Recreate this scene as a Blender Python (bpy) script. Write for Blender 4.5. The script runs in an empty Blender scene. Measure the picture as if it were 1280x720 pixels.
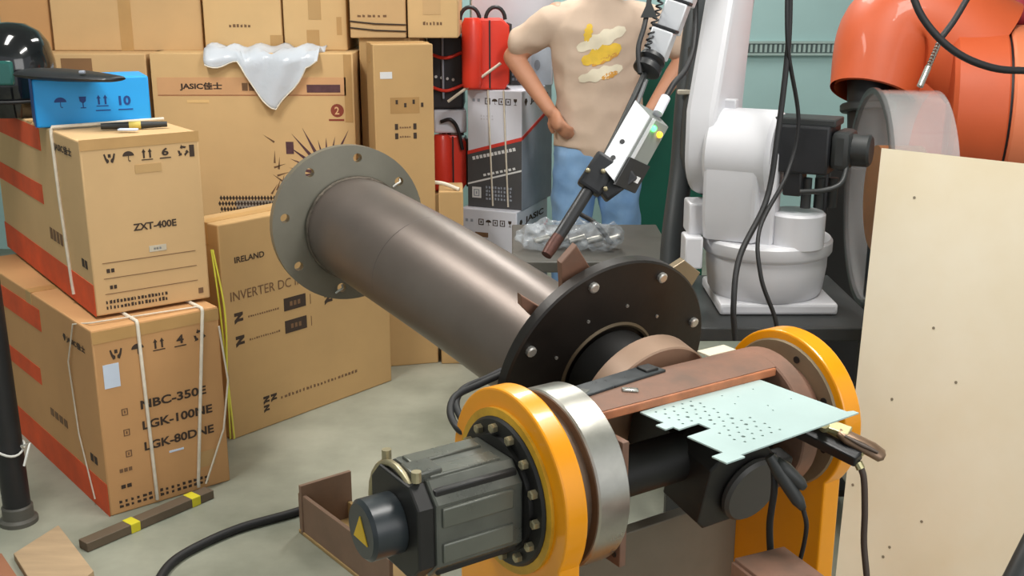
import bpy, bmesh, math, random
from mathutils import Vector, Matrix
from mathutils.bvhtree import BVHTree

random.seed(7)
PI = math.pi
SC = bpy.context.scene
COL = SC.collection

# ------------------------------------------------------------------ camera, light, exposure
CAM_H = 1.5
PITCH = math.radians(15.6)
FPX = 1400.0                       # focal length in pixels of the 1280 x 720 frame
cam_data = bpy.data.cameras.new('camera')
cam_data.sensor_width = 36.0
cam_data.lens = 36.0 * FPX / 1280.0
cam_data.clip_start = 0.05
cam = bpy.data.objects.new('camera', cam_data)
cam.location = (0, 0, CAM_H)
cam.rotation_euler = (PI / 2 - PITCH, 0, 0)
COL.objects.link(cam)
SC.camera = cam

world = bpy.data.worlds.new('workshop_daylight')
SC.world = world
world.use_nodes = True
bg = world.node_tree.nodes['Background']
bg.inputs['Color'].default_value = (0.93, 0.97, 1.0, 1)
bg.inputs['Strength'].default_value = 0.75

def area(name, loc, rot, sx, sy, power, col=(1, 1, 1)):
    l = bpy.data.lights.new(name, 'AREA')
    l.shape = 'RECTANGLE'; l.size = sx; l.size_y = sy; l.energy = power; l.color = col
    o = bpy.data.objects.new(name, l)
    o.location = loc; o.rotation_euler = rot
    COL.objects.link(o)
    return o

# area light added behind the camera on the right to brighten the carton fronts
area('added_front_fill', (2.6, -1.3, 2.2), (math.radians(66), 0, math.radians(48)), 2.6, 2.2, 62, (1.0, 0.98, 0.95))

SC.view_settings.view_transform = 'Standard'
SC.view_settings.look = 'None'
SC.view_settings.gamma = 1.0
SC.view_settings.use_curve_mapping = False
SC.view_settings.exposure = -0.22

# ------------------------------------------------------------------ measuring helpers
CP, SP = math.cos(PITCH), math.sin(PITCH)
def ray(px, py):
    dx = (px - 640.0) / FPX; dy = (360.0 - py) / FPX
    return Vector((dx, CP + dy * SP, -SP + dy * CP))
def at_d(px, py, d): return Vector((0, 0, CAM_H)) + ray(px, py) * d
def at_y(px, py, Y):
    r = ray(px, py); return Vector((0, 0, CAM_H)) + r * (Y / r.y)
def at_z(px, py, z):
    r = ray(px, py); return Vector((0, 0, CAM_H)) + r * ((z - CAM_H) / r.z)

# ------------------------------------------------------------------ materials
def lin(c):
    c = c / 255.0
    return c / 12.92 if c <= 0.04045 else ((c + 0.055) / 1.055) ** 2.4
def rgb(*c): return (lin(c[0]), lin(c[1]), lin(c[2]), 1.0)
MATS = {}
def mat(name, col, rough=0.6, metal=0.0, var=0.12, scale=6.0, bump=0.0, bscale=60.0, col2=None, emit=0.0,
        alpha=1.0, trans=0.0, coat=0.0, detail=6.0, stretch=(1, 1, 1), rvar=0.1):
    if name in MATS: return MATS[name]
    m = bpy.data.materials.new(name); m.use_nodes = True
    nt = m.node_tree; N = nt.nodes; Lk = nt.links
    b = N['Principled BSDF']
    c1 = rgb(*col)
    b.inputs['Roughness'].default_value = rough
    b.inputs['Metallic'].default_value = metal
    b.inputs['Base Color'].default_value = c1
    b.inputs['Alpha'].default_value = alpha
    b.inputs['Transmission Weight'].default_value = trans
    b.inputs['Coat Weight'].default_value = coat
    tc = N.new('ShaderNodeTexCoord')
    mp = N.new('ShaderNodeMapping'); mp.inputs['Scale'].default_value = stretch
    Lk.new(tc.outputs['Object'], mp.inputs['Vector'])
    if var > 0 or col2:
        nz = N.new('ShaderNodeTexNoise'); nz.inputs['Scale'].default_value = scale
        nz.inputs['Detail'].default_value = detail; nz.inputs['Roughness'].default_value = 0.6
        Lk.new(mp.outputs['Vector'], nz.inputs['Vector'])
        rp = N.new('ShaderNodeValToRGB')
        rp.color_ramp.elements[0].position = 0.32; rp.color_ramp.elements[1].position = 0.68
        if col2:
            rp.color_ramp.elements[0].color = rgb(*col2); rp.color_ramp.elements[1].color = c1
        else:
            rp.color_ramp.elements[0].color = tuple(x * (1 - var) for x in c1[:3]) + (1,)
            rp.color_ramp.elements[1].color = tuple(min(1, x * (1 + var)) for x in c1[:3]) + (1,)
        Lk.new(nz.outputs['Fac'], rp.inputs['Fac'])
        Lk.new(rp.outputs['Color'], b.inputs['Base Color'])
        if rvar > 0:
            mr = N.new('ShaderNodeMapRange')
            mr.inputs['To Min'].default_value = max(0.02, rough - rvar); mr.inputs['To Max'].default_value = min(1, rough + rvar)
            Lk.new(nz.outputs['Fac'], mr.inputs['Value']); Lk.new(mr.outputs['Result'], b.inputs['Roughness'])
    if bump > 0:
        n2 = N.new('ShaderNodeTexNoise'); n2.inputs['Scale'].default_value = bscale; n2.inputs['Detail'].default_value = 5
        Lk.new(mp.outputs['Vector'], n2.inputs['Vector'])
        bp = N.new('ShaderNodeBump'); bp.inputs['Strength'].default_value = bump; bp.inputs['Distance'].default_value = 0.01
        Lk.new(n2.outputs['Fac'], bp.inputs['Height']); Lk.new(bp.outputs['Normal'], b.inputs['Normal'])
    if emit > 0:
        b.inputs['Emission Color'].default_value = c1
        b.inputs['Emission Strength'].default_value = emit
    MATS[name] = m
    return m

CARD = mat('cardboard_tan', (206, 170, 122), 0.85, var=0.06, scale=3, bump=0.05, bscale=25)
CARD2 = mat('cardboard_light', (216, 180, 128), 0.85, var=0.06, scale=3, bump=0.05, bscale=20)
CARD3 = mat('cardboard_brown', (190, 154, 104), 0.85, var=0.06, scale=3, bump=0.05, bscale=20)
CARD4 = mat('cardboard_orange_tan', (198, 150, 100), 0.85, var=0.06, scale=3, bump=0.05, bscale=20)
INK = mat('print_ink', (62, 48, 38), 0.8, var=0.15, scale=30)
INKF = mat('print_ink_faded', (118, 88, 62), 0.85, var=0.15, scale=30)
INKP = mat('print_purple', (92, 62, 66), 0.85, var=0.2, scale=30)
ORANGEP = mat('print_orange_red', (216, 84, 40), 0.8, var=0.15, scale=8)
TAPE = mat('packing_tape', (190, 150, 96), 0.35, var=0.05, scale=9)
STRAPW = mat('strap_white', (214, 204, 186), 0.5, var=0.1, scale=40)
STRAPY = mat('strap_yellow_green', (212, 206, 70), 0.45, var=0.08, scale=20)
PAPER = mat('paper_label', (206, 218, 236), 0.7, var=0.04, scale=10)
WHITEP = mat('white_print_board', (214, 216, 226), 0.6, var=0.03, scale=4)
DARKP = mat('dark_print_board', (74, 74, 76), 0.6, var=0.08, scale=4)
GREYP = mat('grey_print_board', (150, 156, 168), 0.6, var=0.08, scale=12)
REDP = mat('red_print', (214, 60, 48), 0.6, var=0.05)
WHITEINK = mat('white_ink', (220, 220, 220), 0.7, var=0.05)

# ------------------------------------------------------------------ mesh helpers
def frame(o, x, z):
    z = Vector(z).normalized(); x = Vector(x); x = (x - z * x.dot(z)).normalized(); y = z.cross(x)
    M = Matrix.Identity(4)
    for i, v in enumerate((x, y, z, Vector(o))):
        for j in range(3): M[j][i] = v[j]
    return M
def perp(d):
    d = Vector(d).normalized()
    return (Vector((0, 0, 1)) if abs(d.z) < 0.9 else Vector((1, 0, 0))).cross(d).normalized()

WORLD = {}
class MB:
    def __init__(s): s.v = []; s.f = []; s.k = set()
    def add(s, V, F):
        n = len(s.v); s.v += [Vector(p) for p in V]; s.f += [tuple(i + n for i in f) for f in F]; return s
    def bm(s, bm, M=None):
        bm.verts.index_update()
        s.add([(M @ v.co if M else v.co.copy()) for v in bm.verts], [[v.index for v in f.verts] for f in bm.faces]); bm.free(); return s
    def box(s, c, size, M=None, bev=0.0, seg=2):
        s.k.add('box'); b = bmesh.new(); bmesh.ops.create_cube(b, size=1.0)
        for v in b.verts: v.co = Vector((v.co.x * size[0], v.co.y * size[1], v.co.z * size[2])) + Vector(c)
        if bev > 0: bmesh.ops.bevel(b, geom=list(b.edges), offset=bev, segments=seg, profile=0.5, affect='EDGES')
        return s.bm(b, M)
    def box2(s, a, b, bev=0.0, M=None):
        a = Vector(a); b = Vector(b); return s.box((a + b) / 2, [abs(t) for t in (b - a)], M, bev)
    def lathe(s, prof, o, d, seg=48, x=None):
        s.k.add('lathe'); M = frame(o, x if x else perp(d), d); V = []; F = []; n = len(prof)
        for i in range(seg):
            t = 2 * PI * i / seg
            for r, h in prof: V.append(M @ Vector((r * math.cos(t), r * math.sin(t), h)))
        for i in range(seg):
            j = (i + 1) % seg
            for k in range(n - 1):
                a, b_, c, d_ = i * n + k, j * n + k, j * n + k + 1, i * n + k + 1
                F.append((a, b_, c, d_))
        s.add(V, F)
        return s
    def cyl(s, p0, p1, r0, r1=None, seg=24, bev=0.0):
        p0 = Vector(p0); p1 = Vector(p1); r1 = r0 if r1 is None else r1; L = (p1 - p0).length
        if bev > 0: pr = [(0, 0), (r0 - bev, 0), (r0, bev), (r1, L - bev), (r1 - bev, L), (0, L)]
        else: pr = [(0, 0), (r0, 0), (r1, L), (0, L)]
        return s.lathe(pr, p0, p1 - p0, seg)
    def tube(s, pts, r, seg=8, cap=True, ratio=None, up=None):
        pts = [Vector(p) for p in pts]; n = len(pts)
        rs = r if isinstance(r, (list, tuple)) else [r] * n
        T = []
        for i in range(n):
            t = pts[min(i + 1, n - 1)] - pts[max(i - 1, 0)]; T.append(t.normalized())
        x = perp(T[0]) if up is None else Vector(up)
        V = []; F = []
        for i in range(n):
            x = (x - T[i] * x.dot(T[i])).normalized(); y = T[i].cross(x)
            rr = rs[i]; rx, ry = (rr if isinstance(rr, (list, tuple)) else (rr, rr))
            for k in range(seg):
                a = 2 * PI * k / seg
                V.append(pts[i] + x * (rx * math.cos(a)) + y * (ry * math.sin(a)))
        for i in range(n - 1):
            for k in range(seg):
                j = (k + 1) % seg
                F.append((i * seg + k, i * seg + j, (i + 1) * seg + j, (i + 1) * seg + k))
        if cap:
            F.append(tuple(range(seg))[::-1]); F.append(tuple((n - 1) * seg + k for k in range(seg)))
        return s.add(V, F)
    def prism(s, out, t, M=None, holes=(), bev=0.0):
        s.k.add('box'); b = bmesh.new()
        if holes:
            E = []
            for loop in [out] + list(holes):
                vs = [b.verts.new((p[0], p[1], 0)) for p in loop]
                E += [b.edges.new((vs[i], vs[(i + 1) % len(vs)])) for i in range(len(vs))]
            bmesh.ops.triangle_fill(b, use_beauty=True, use_dissolve=False, edges=E)
            bmesh.ops.recalc_face_normals(b, faces=b.faces)
        else:
            b.faces.new([b.verts.new((p[0], p[1], 0)) for p in out])
        if abs(t) > 0:
            r = bmesh.ops.extrude_face_region(b, geom=list(b.faces))
            for v in [g for g in r['geom'] if isinstance(g, bmesh.types.BMVert)]: v.co.z += t
        if bev > 0:
            ee = [e for e in b.edges if len(e.link_faces) == 2 and e.calc_face_angle(0) > 0.6]
            bmesh.ops.bevel(b, geom=ee, offset=bev, segments=2, profile=0.5, affect='EDGES')
        bmesh.ops.recalc_face_normals(b, faces=b.faces)
        return s.bm(b, M)
    def ell(s, c, r, M=None, u=20, v=12):
        b = bmesh.new(); bmesh.ops.create_uvsphere(b, u_segments=u, v_segments=v, radius=1.0)
        for q in b.verts: q.co = Vector((q.co.x * r[0], q.co.y * r[1], q.co.z * r[2])) + Vector(c)
        return s.bm(b, M)
    def mesh(s, name, M=None):
        me = bpy.data.meshes.new(name)
        me.from_pydata([(M @ v if M else v) for v in s.v], [], s.f); me.validate()
        b = bmesh.new(); b.from_mesh(me)
        bmesh.ops.remove_doubles(b, verts=b.verts, dist=1e-6)
        bmesh.ops.recalc_face_normals(b, faces=b.faces)
        b.to_mesh(me); b.free()
        return me
    def build(s, name, m, parent=None, world=True, smooth=None, label=None):
        if smooth is None: smooth = 22 if 'box' in s.k else (33 if 'lathe' in s.k else 80)
        M = WORLD[parent.name].inverted() if (parent is not None and world) else None
        return link(name, s.mesh(name, M), m, parent, smooth, label)

def link(name, me, m, parent=None, smooth=40, label=None):
    me.materials.clear(); me.materials.append(m)
    if smooth:
        me.shade_smooth(); me.set_sharp_from_angle(angle=math.radians(smooth))
    o = bpy.data.objects.new(name, me); COL.objects.link(o)
    if parent is not None:
        o.parent = parent; WORLD[o.name] = WORLD[parent.name].copy()
    else: WORLD[o.name] = Matrix.Identity(4)
    if label: o['label'] = label
    return o
def tag(o, label, cat, group=None, kind=None):
    o['label'] = label
    if cat: o['category'] = cat
    if group: o['group'] = group
    if kind: o['kind'] = kind
    return o
def struct(o, label=None):
    o['kind'] = 'structure'
    if label: o['label'] = label
    return o
def thing(name, label, cat, loc=(0, 0, 0), rz=0.0, group=None):
    o = bpy.data.objects.new(name, None); COL.objects.link(o)
    o.empty_display_size = 0.05
    o.location = loc; o.rotation_euler = (0, 0, rz)
    WORLD[o.name] = Matrix.Translation(Vector(loc)) @ Matrix.Rotation(rz, 4, 'Z')
    return tag(o, label, cat, group)
def inst(name, me, parent, Mw):
    """another object sharing mesh data, placed by a world matrix"""
    o = bpy.data.objects.new(name, me); COL.objects.link(o)
    if parent is not None:
        o.parent = parent; o.matrix_basis = WORLD[parent.name].inverted() @ Mw
    else: o.matrix_basis = Mw
    WORLD[o.name] = Mw.copy()
    return o
def shared(mb, name, m, smooth=40):
    me = mb.mesh(name); me.materials.append(m)
    if smooth: me.shade_smooth(); me.set_sharp_from_angle(angle=math.radians(smooth))
    return me
def spline(pts, n=10):
    """Catmull-Rom through the points"""
    P = [Vector(p) for p in pts]; P = [P[0] * 2 - P[1]] + P + [P[-1] * 2 - P[-2]]; out = []
    for i in range(1, len(P) - 2):
        for k in range(n):
            t = k / n; a, b, c, d = P[i - 1], P[i], P[i + 1], P[i + 2]
            out.append(0.5 * ((2 * b) + (c - a) * t + (2 * a - 5 * b + 4 * c - d) * t * t + (3 * b - a - 3 * c + d) * t ** 3))
    out.append(P[-2]); return out
def circ(r, n=24, cx=0, cy=0, a0=0): return [(cx + r * math.cos(a0 + 2 * PI * i / n), cy + r * math.sin(a0 + 2 * PI * i / n)) for i in range(n)]

_txt = {}
def text_mesh(s, bold=0.0):
    key = (s, bold)
    if key in _txt: return _txt[key]
    cu = bpy.data.curves.new('lettering', 'FONT'); cu.body = s; cu.size = 1.0; cu.offset = bold; cu.resolution_u = 3
    o = bpy.data.objects.new('lettering', cu); COL.objects.link(o)
    dg = bpy.context.evaluated_depsgraph_get()
    me = bpy.data.meshes.new_from_object(o.evaluated_get(dg))
    V = [v.co.copy() for v in me.vertices]; F = [tuple(p.vertices) for p in me.polygons]
    bpy.data.objects.remove(o); bpy.data.curves.remove(cu); bpy.data.meshes.remove(me)
    _txt[key] = (V, F); return V, F
def lettering(s, M, w, h, m, parent, bold=0.03, name='lettering', shear=0.0, world=False):
    V, F = text_mesh(s, bold)
    if not V: return None
    x0 = min(v.x for v in V); x1 = max(v.x for v in V); y0 = min(v.y for v in V); y1 = max(v.y for v in V)
    mb = MB(); mb.add([M @ Vector(((v.x - x0) / (x1 - x0) * w + shear * (v.y - y0) / (y1 - y0) * h, (v.y - y0) / (y1 - y0) * h, 0)) for v in V], F)
    W = WORLD[parent.name].inverted() if world else None
    me = bpy.data.meshes.new(name); me.from_pydata([(W @ v if W else v) for v in mb.v], [], mb.f)
    return link(name, me, m, parent, 0)

# ------------------------------------------------------------------ cartons
class Carton:
    """origin at the nearest bottom corner; X runs along the right-hand visible face, Y along the left-hand one"""
    def __init__(s, label, loc, ang, w, d, h, m=CARD, group='cardboard cartons in the stacks', name='cardboard_carton', tape=True, cat='carton', lean=0.0):
        s.t = thing(name, label, cat, loc, math.radians(ang), group); s.w, s.d, s.h = w, d, h
        mb = MB(); 
        b = bmesh.new(); bmesh.ops.create_cube(b, size=1.0)
        for v in b.verts: v.co = Vector(((v.co.x + .5) * w, (v.co.y + .5) * d, (v.co.z + .5) * h))
        bmesh.ops.bevel(b, geom=list(b.edges), offset=0.005, segments=2, profile=0.5, affect='EDGES')
        mb.bm(b)
        mb.build('body', m, s.t, world=False, smooth=22)
        if tape:
            # seam tape over the closed top flaps, running down both ends a little
            tw = 0.05
            mb = MB(); mb.box2((-0.0012, d / 2 - tw / 2, h - 0.07), (0.0, d / 2 + tw / 2, h), 0)
            mb.box2((0, d / 2 - tw / 2, h), (w, d / 2 + tw / 2, h + 0.0012), 0)
            mb.build('packing_tape', TAPE, s.t, world=False)
    def fm(s, face, u, v, off=0.0016):
        """matrix of a point on a face: local x right, y up, z out"""
        if face == 'R': o, x, z = Vector((u, 0, v)), Vector((1, 0, 0)), Vector((0, -1, 0))
        elif face == 'L': o, x, z = Vector((0, s.d - u, v)), Vector((0, -1, 0)), Vector((-1, 0, 0))
        else: o, x, z = Vector((u, v, s.h)), Vector((1, 0, 0)), Vector((0, 0, 1))
        return frame(o + z * off, x, z)
    def text(s, face, u, v, w, h, st, m=INK, bold=0.035, shear=0, name='lettering'):
        return lettering(st, s.fm(face, u, v), w, h, m, s.t, bold, name, shear)
    def patch(s, face, u, v, w, h, m, name='printed_panel', t=0.0012, out=None):
        mb = MB(); M = s.fm(face, u, v, 0.0002)
        o = out if out else [(0, 0), (w, 0), (w, h), (0, h)]
        mb.prism(o, t, M)
        return mb.build(name, m, s.t, world=False, smooth=0)
    def marks(s, face, u, v, w, h, n, m=INK, name='printed_marks', fill=0.72, rows=1):
        """a row of print too small to read"""
        if n * rows <= 4:
            for i in range(n): s.patch(face, u + i * w / n, v, w / n * fill, h * .8, m, 'printed_mark')
            return None
        mb = MB(); M = s.fm(face, u, v, 0.0003); st = w / n
        for r in range(rows):
            for i in range(n):
                k = random.uniform(0.5, 1.0) * fill
                hh = h / rows * 0.7
                x0 = i * st; y0 = r * h / rows
                mb.prism([(x0, y0), (x0 + st * k, y0), (x0 + st * k, y0 + hh * random.uniform(.6, 1)), (x0, y0 + hh * random.uniform(.7, 1))], 0.0008, M)
        return mb.build(name, m, s.t, world=False, smooth=0)
    def poly(s, face, u, v, polys, m=INK, name='printed_icon'):
        mb = MB(); M = s.fm(face, u, v, 0.0003)
        for p in polys: mb.prism(p, 0.0008, M)
        return mb.build(name, m, s.t, world=False, smooth=0)
    def icons(s, face, u, v, size, kinds, gap, m=INK):
        for i, k in enumerate(kinds):
            if not k: continue
            s.poly(face, u + i * gap, v, ICON(k, size), m)
    def strap(s, face_path, m=STRAPW, w=0.009, name='strap'):
        """flat band along local 3-D points"""
        mb = MB(); mb.tube(face_path, w / 2, 6); return mb.build(name, m, s.t, world=False)

def ICON(k, z):
    S = lambda P: [(x * z, y * z) for x, y in P]
    bar = lambda x0, y0, x1, y1: S([(x0, y0), (x1, y0), (x1, y1), (x0, y1)])
    if k == 'umbrella':
        dome = [(0.5 + .5 * math.cos(t * PI / 10), .5 + .42 * math.sin(t * PI / 10)) for t in range(11)]
        return [S(dome), bar(.47, .08, .53, .5), bar(.53, .02, .66, .1)]
    if k == 'arrows':
        r = []
        for x in (.05, .6): r += [bar(x + .1, .18, x + .25, .75), S([(x, .7), (x + .35, .7), (x + .175, 1)])]
        return r + [bar(0, 0, 1, .08)]
    if k == 'glass':
        return [S([(.2, 1), (.8, 1), (.75, .6), (.55, .45), (.45, .45), (.25, .6)]), bar(.46, .1, .54, .45), bar(.28, 0, .72, .08)]
    if k == 'hands':
        return [S([(.0, .8), (.12, .85), (.25, .45), (.42, .3), (.42, .1), (.25, 0), (.1, .35)]), S([(1, .8), (.88, .85), (.75, .45), (.58, .3), (.58, .1), (.75, 0), (.9, .35)]), bar(.38, .5, .62, .8)]
    if k == 'recycle':
        r = []
        for j in range(3):
            a = PI / 2 + j * 2 * PI / 3
            pts = [(.5 + R * math.cos(a + dt), .5 + R * math.sin(a + dt)) for R, dt in ((.5, -.7), (.5, .2), (.62, .2), (.38, .75), (.2, .2), (.3, .2), (.3, -.7))]
            r.append(S(pts))
        return r
    if k == 'square': return [bar(0, 0, .8, .9)]
    if k == 'frame': return [bar(0, 0, .9, .12), bar(0, .88, .9, 1), bar(0, .12, .14, .88), bar(.76, .12, .9, .88), bar(.35, .3, .55, .7)]
    if k == 'bang': return [bar(.3, .3, .6, 1), bar(.3, 0, .6, .2)]
    if k == 'diamond': return [S([(0, .6), (.25, 1), (.85, 1), (1.1, .6), (.55, 0)])]
    if k == 'zee': return [S([(0, 1), (.9, 1), (.9, .75), (.45, .45), (.9, .45), (.9, .2), (.3, .2), (0, 0), (0, .35), (.4, .7), (0, .7)])]
    return [bar(0, 0, 1, 1)]

# ------------------------------------------------------------------ the room
CONC = mat('concrete_floor', (170, 170, 154), 0.5, var=0.0, scale=1.6, col2=(118, 122, 108), bump=0.06, bscale=14, rvar=0.15)
TEAL = mat('pale_teal_wall', (172, 206, 206), 0.6, var=0.04, scale=2)
WALLM = mat('painted_wall', (190, 198, 194), 0.7, var=0.05, scale=2)
BLACK = mat('black_plastic', (30, 31, 34), 0.45, var=0.15, scale=20)
RUBBER = mat('black_rubber', (26, 26, 28), 0.6, var=0.1, scale=20)
DSTEEL = mat('dark_painted_steel', (44, 46, 46), 0.5, var=0.2, scale=8)

fl = MB(); fl.box2((-4, -1.5, -0.1), (4, 6.3, 0.0)); struct(fl.build('floor', CONC, smooth=0), 'worn grey concrete workshop floor')
STAIN = mat('floor_stain', (166, 156, 112), 0.6, var=0.2, scale=9)
wb = MB(); wb.box2((-4, 6.2, 0), (4, 6.32, 3.4)); wall_back = struct(wb.build('wall_back', TEAL, smooth=0), 'pale teal panelled back wall')
wc_ = MB(); wc_.box2((-4.1, -1.5, 3.4), (4.1, 6.32, 3.5)); struct(wc_.build('ceiling', WALLM, smooth=0), 'plain painted workshop ceiling')
wl = MB(); wl.box2((-4.1, -1.5, 0), (-4, 6.3, 3.4)); struct(wl.build('wall_left', WALLM, smooth=0), 'painted side wall')
wr = MB(); wr.box2((4, 2.2, 0), (4.1, 6.3, 3.4)); struct(wr.build('wall_right', WALLM, smooth=0), 'painted side wall')
# slotted vent strip across the teal panels, seen beside the white robot arm
a0 = at_y(936, 66, 6.2); a1 = at_y(1056, 54, 6.2)
VENTD = mat('vent_dark', (96, 112, 112), 0.6); VENTL = mat('vent_slat', (168, 190, 186), 0.5)
vt = thing('vent_strip', 'narrow slotted vent strip across the pale teal back wall', 'vent', ((a0.x + a1.x) / 2, 6.19, a0.z))
mb = MB(); mb.box2((a0.x - 1.2, 6.175, a0.z), (a1.x + 1.6, 6.2, a1.z)); mb.build('backing', VENTD, vt, smooth=0)
sm = shared(MB().box((0, 0, 0), (0.012, 0.012, (a1.z - a0.z) * .8)), 'slat', VENTL, 0)
x = a0.x - 1.19
while x < a1.x + 1.59:
    inst('slat', sm, vt, Matrix.Translation((x, 6.17, (a0.z + a1.z) / 2))); x += 0.026
mb = MB(); mb.box2((a0.x - 1.2, 6.165, a1.z), (a1.x + 1.6, 6.2, a1.z + .012)); mb.box2((a0.x - 1.2, 6.165, a0.z - .012), (a1.x + 1.6, 6.2, a0.z)); mb.build('rail', VENTL, vt, smooth=0)

# unseen tube lamps added overhead to light the workshop
LAMPB = mat('lamp_body', (225, 225, 225), 0.4, var=0.0); LAMPT = mat('lamp_tube', (255, 252, 245), 0.4, var=0.0, emit=3.0)
for i, (lx, ly, txt) in enumerate(((-1.3, 2.6, 'added unseen tube lamp above the carton stacks'), (0.9, 2.2, 'added unseen tube lamp above the positioner'), (0.2, 4.9, 'added unseen tube lamp above the standing person'))):
    lt = thing('added_tube_lamp', txt, 'lamp', (lx, ly, 2.95), 0, 'added tube lamps under the roof')
    mb = MB(); mb.box((lx, ly, 3.0), (0.16, 1.3, 0.06), None, 0.01); mb.build('lamp_body', LAMPB, lt)
    for s in (-.04, .04):
        mb = MB(); mb.cyl((lx + s, ly - .6, 2.955), (lx + s, ly + .6, 2.955), 0.014, seg=12); mb.build('tube', LAMPT, lt)
    for s in (-.5, .5):
        mb = MB(); mb.cyl((lx, ly + s, 3.02), (lx, ly + s, 3.4), 0.004, seg=6); mb.build('hanger', DSTEEL, lt)
    L = area('added_lamp_light', (lx, ly, 2.93), (0, 0, 0), 0.3, 1.3, (60, 66, 48)[i], (1.0, 0.97, 0.92))

# ------------------------------------------------------------------ carton stacks on the left
c = Carton('tan carton printed NBC-350E with orange base band, on the floor, bottom of the left stack', (-1.155, 2.925, 0), 40, 0.375, 1.06, 0.56, CARD4)
c1 = c
c.patch('L', 0, 0, 1.06, 0.10, ORANGEP, 'orange_band')
c.patch('L', 0.0, 0.26, 0.56, 0.055, ORANGEP, 'orange_block'); c.patch('L', 0.0, 0.45, 0.62, 0.07, ORANGEP, 'orange_block')
c.icons('L', 0.820, 0.475, 0.022, ['diamond'], 0.1); c.text('L', 0.850, 0.475, 0.15, 0.024, 'JASIC佳士')
c.marks('L', 0.950, 0.14, 0.06, 0.03, 2); c.marks('L', 0.620, 0.18, 0.16, 0.03, 4, INKF)
c.icons('R', 0.045, 0.465, 0.036, ['hands', 'umbrella', 'arrows', None, 'recycle'], 0.062)
c.text('R', 0.24, 0.472, 0.022, 0.026, '4'); c.patch('R', 0.233, 0.463, 0.036, 0.003, INK, 'underline')
c.patch('R', 0.022, 0.385, 0.045, 0.07, PAPER, 'paper_label'); c.marks('R', 0.03, 0.40, 0.025, 0.03, 3, INKF, rows=3)
for v, t_, w_ in ((0.30, 'NBC-350E', .20), (0.237, 'LGK-100NE', .215), (0.172, 'LGK-80DNE', .215)): c.text('R', 0.118, v, w_, 0.027, t_, INK, .03)
for v in (0.295, 0.232, 0.167): c.poly('R', 0.062, v, ICON('frame', 0.02), INKF)
c.patch('R', 0.19, 0.145, 0.045, 0.006, PAPER, 'paper_label')
c.marks('R', 0.04, 0.125, 0.04, 0.014, 3, INKF); c.marks('R', 0.04, 0.075, 0.035, 0.014, 2, INK)
c.marks('R', 0.03, 0.018, 0.28, 0.028, 16, INK, rows=2); c.patch('R', 0.28, 0.07, 0.05, 0.05, CARD3, 'printed_panel')
c.marks('R', 0.015, 0.525, 0.06, 0.016, 5, INK)
for u0, u1 in ((0.13, 0.14), (0.325, 0.27)):
    c.strap([(u0, 0.33, .563), (u0, 0, .563), (u0, -0.003, .555), (u1, -0.004, 0.03), (u1, -0.004, 0.012)], w=0.011)
c.strap([(.33, .02, .564), (0.02, .05, .568), (-.004, .13, .55), (-.006, .2, .42), (-.005, .18, .2), (-.005, .10, .02)], w=0.005)
c.strap([(.372, -.004, .50), (.385, -.012, .33), (.36, -.012, .18), (.29, -.012, .02)], w=0.006)
c.patch('R', 0.0, 0.52, 0.375, 0.035, TAPE, 'packing_tape')

c = Carton('tan carton printed ZXT-400E with orange base band, standing on the carton printed NBC-350E', (-1.175, 3.03, 0.569), 36, 0.335, 1.06, 0.498, CARD)
c2 = c
c.patch('L', 0, 0, 1.06, 0.092, ORANGEP, 'orange_band')
c.patch('L', 0.0, 0.42, 0.64, 0.07, ORANGEP, 'orange_block'); c.patch('L', 0.0, 0.25, 0.6, 0.06, ORANGEP, 'orange_block')
c.icons('L', 0.770, 0.44, 0.026, ['diamond'], 0.1); c.text('L', 0.800, 0.44, 0.18, 0.028, 'JASIC佳士')
c.marks('L', 0.970, 0.13, 0.06, 0.03, 2); c.marks('L', 0.640, 0.15, 0.15, 0.045, 4, INKF)
c.icons('R', 0.062, 0.43, 0.032, ['hands', 'umbrella', 'arrows', None, 'recycle'], 0.052)
c.text('R', 0.224, 0.438, 0.02, 0.022, '6'); c.patch('R', 0.218, 0.43, 0.032, 0.003, INK, 'underline')
c.patch('R', 0.305, 0.428, 0.014, 0.034, INK, 'printed_mark'); c.marks('R', 0.30, 0.02, 0.02, 0.02, 1, INKF)
c.patch('R', 0.145, 0.395, 0.075, 0.024, CARD3, 'printed_panel')
c.text('R', 0.125, 0.232, 0.125, 0.021, 'ZXT-400E', INK, .03)
c.patch('R', 0.165, 0.165, 0.05, 0.018, mat('label_faint', (200, 190, 170), .7), 'paper_label'); c.marks('R', 0.178, 0.17, 0.024, 0.008, 3, GREYP)
for v in (0.15, 0.105, 0.06): c.patch('R', 0.03, v, 0.27, 0.0015, INKF, 'printed_line')
c.marks('R', 0.04, 0.122, 0.025, 0.014, 2); c.marks('R', 0.045, 0.074, 0.022, 0.013, 2)
c.marks('R', 0.03, 0.016, 0.18, 0.032, 18, INK, rows=2)
c.patch('R', 0.0, 0.47, 0.335, 0.03, TAPE, 'packing_tape')
c.strap([(.33, .27, .508), (0.0, .265, .508), (-.004, .262, .50), (-.004, .25, .3), (-.004, .215, .06), (-.004, .205, .02)], w=0.011)

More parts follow.
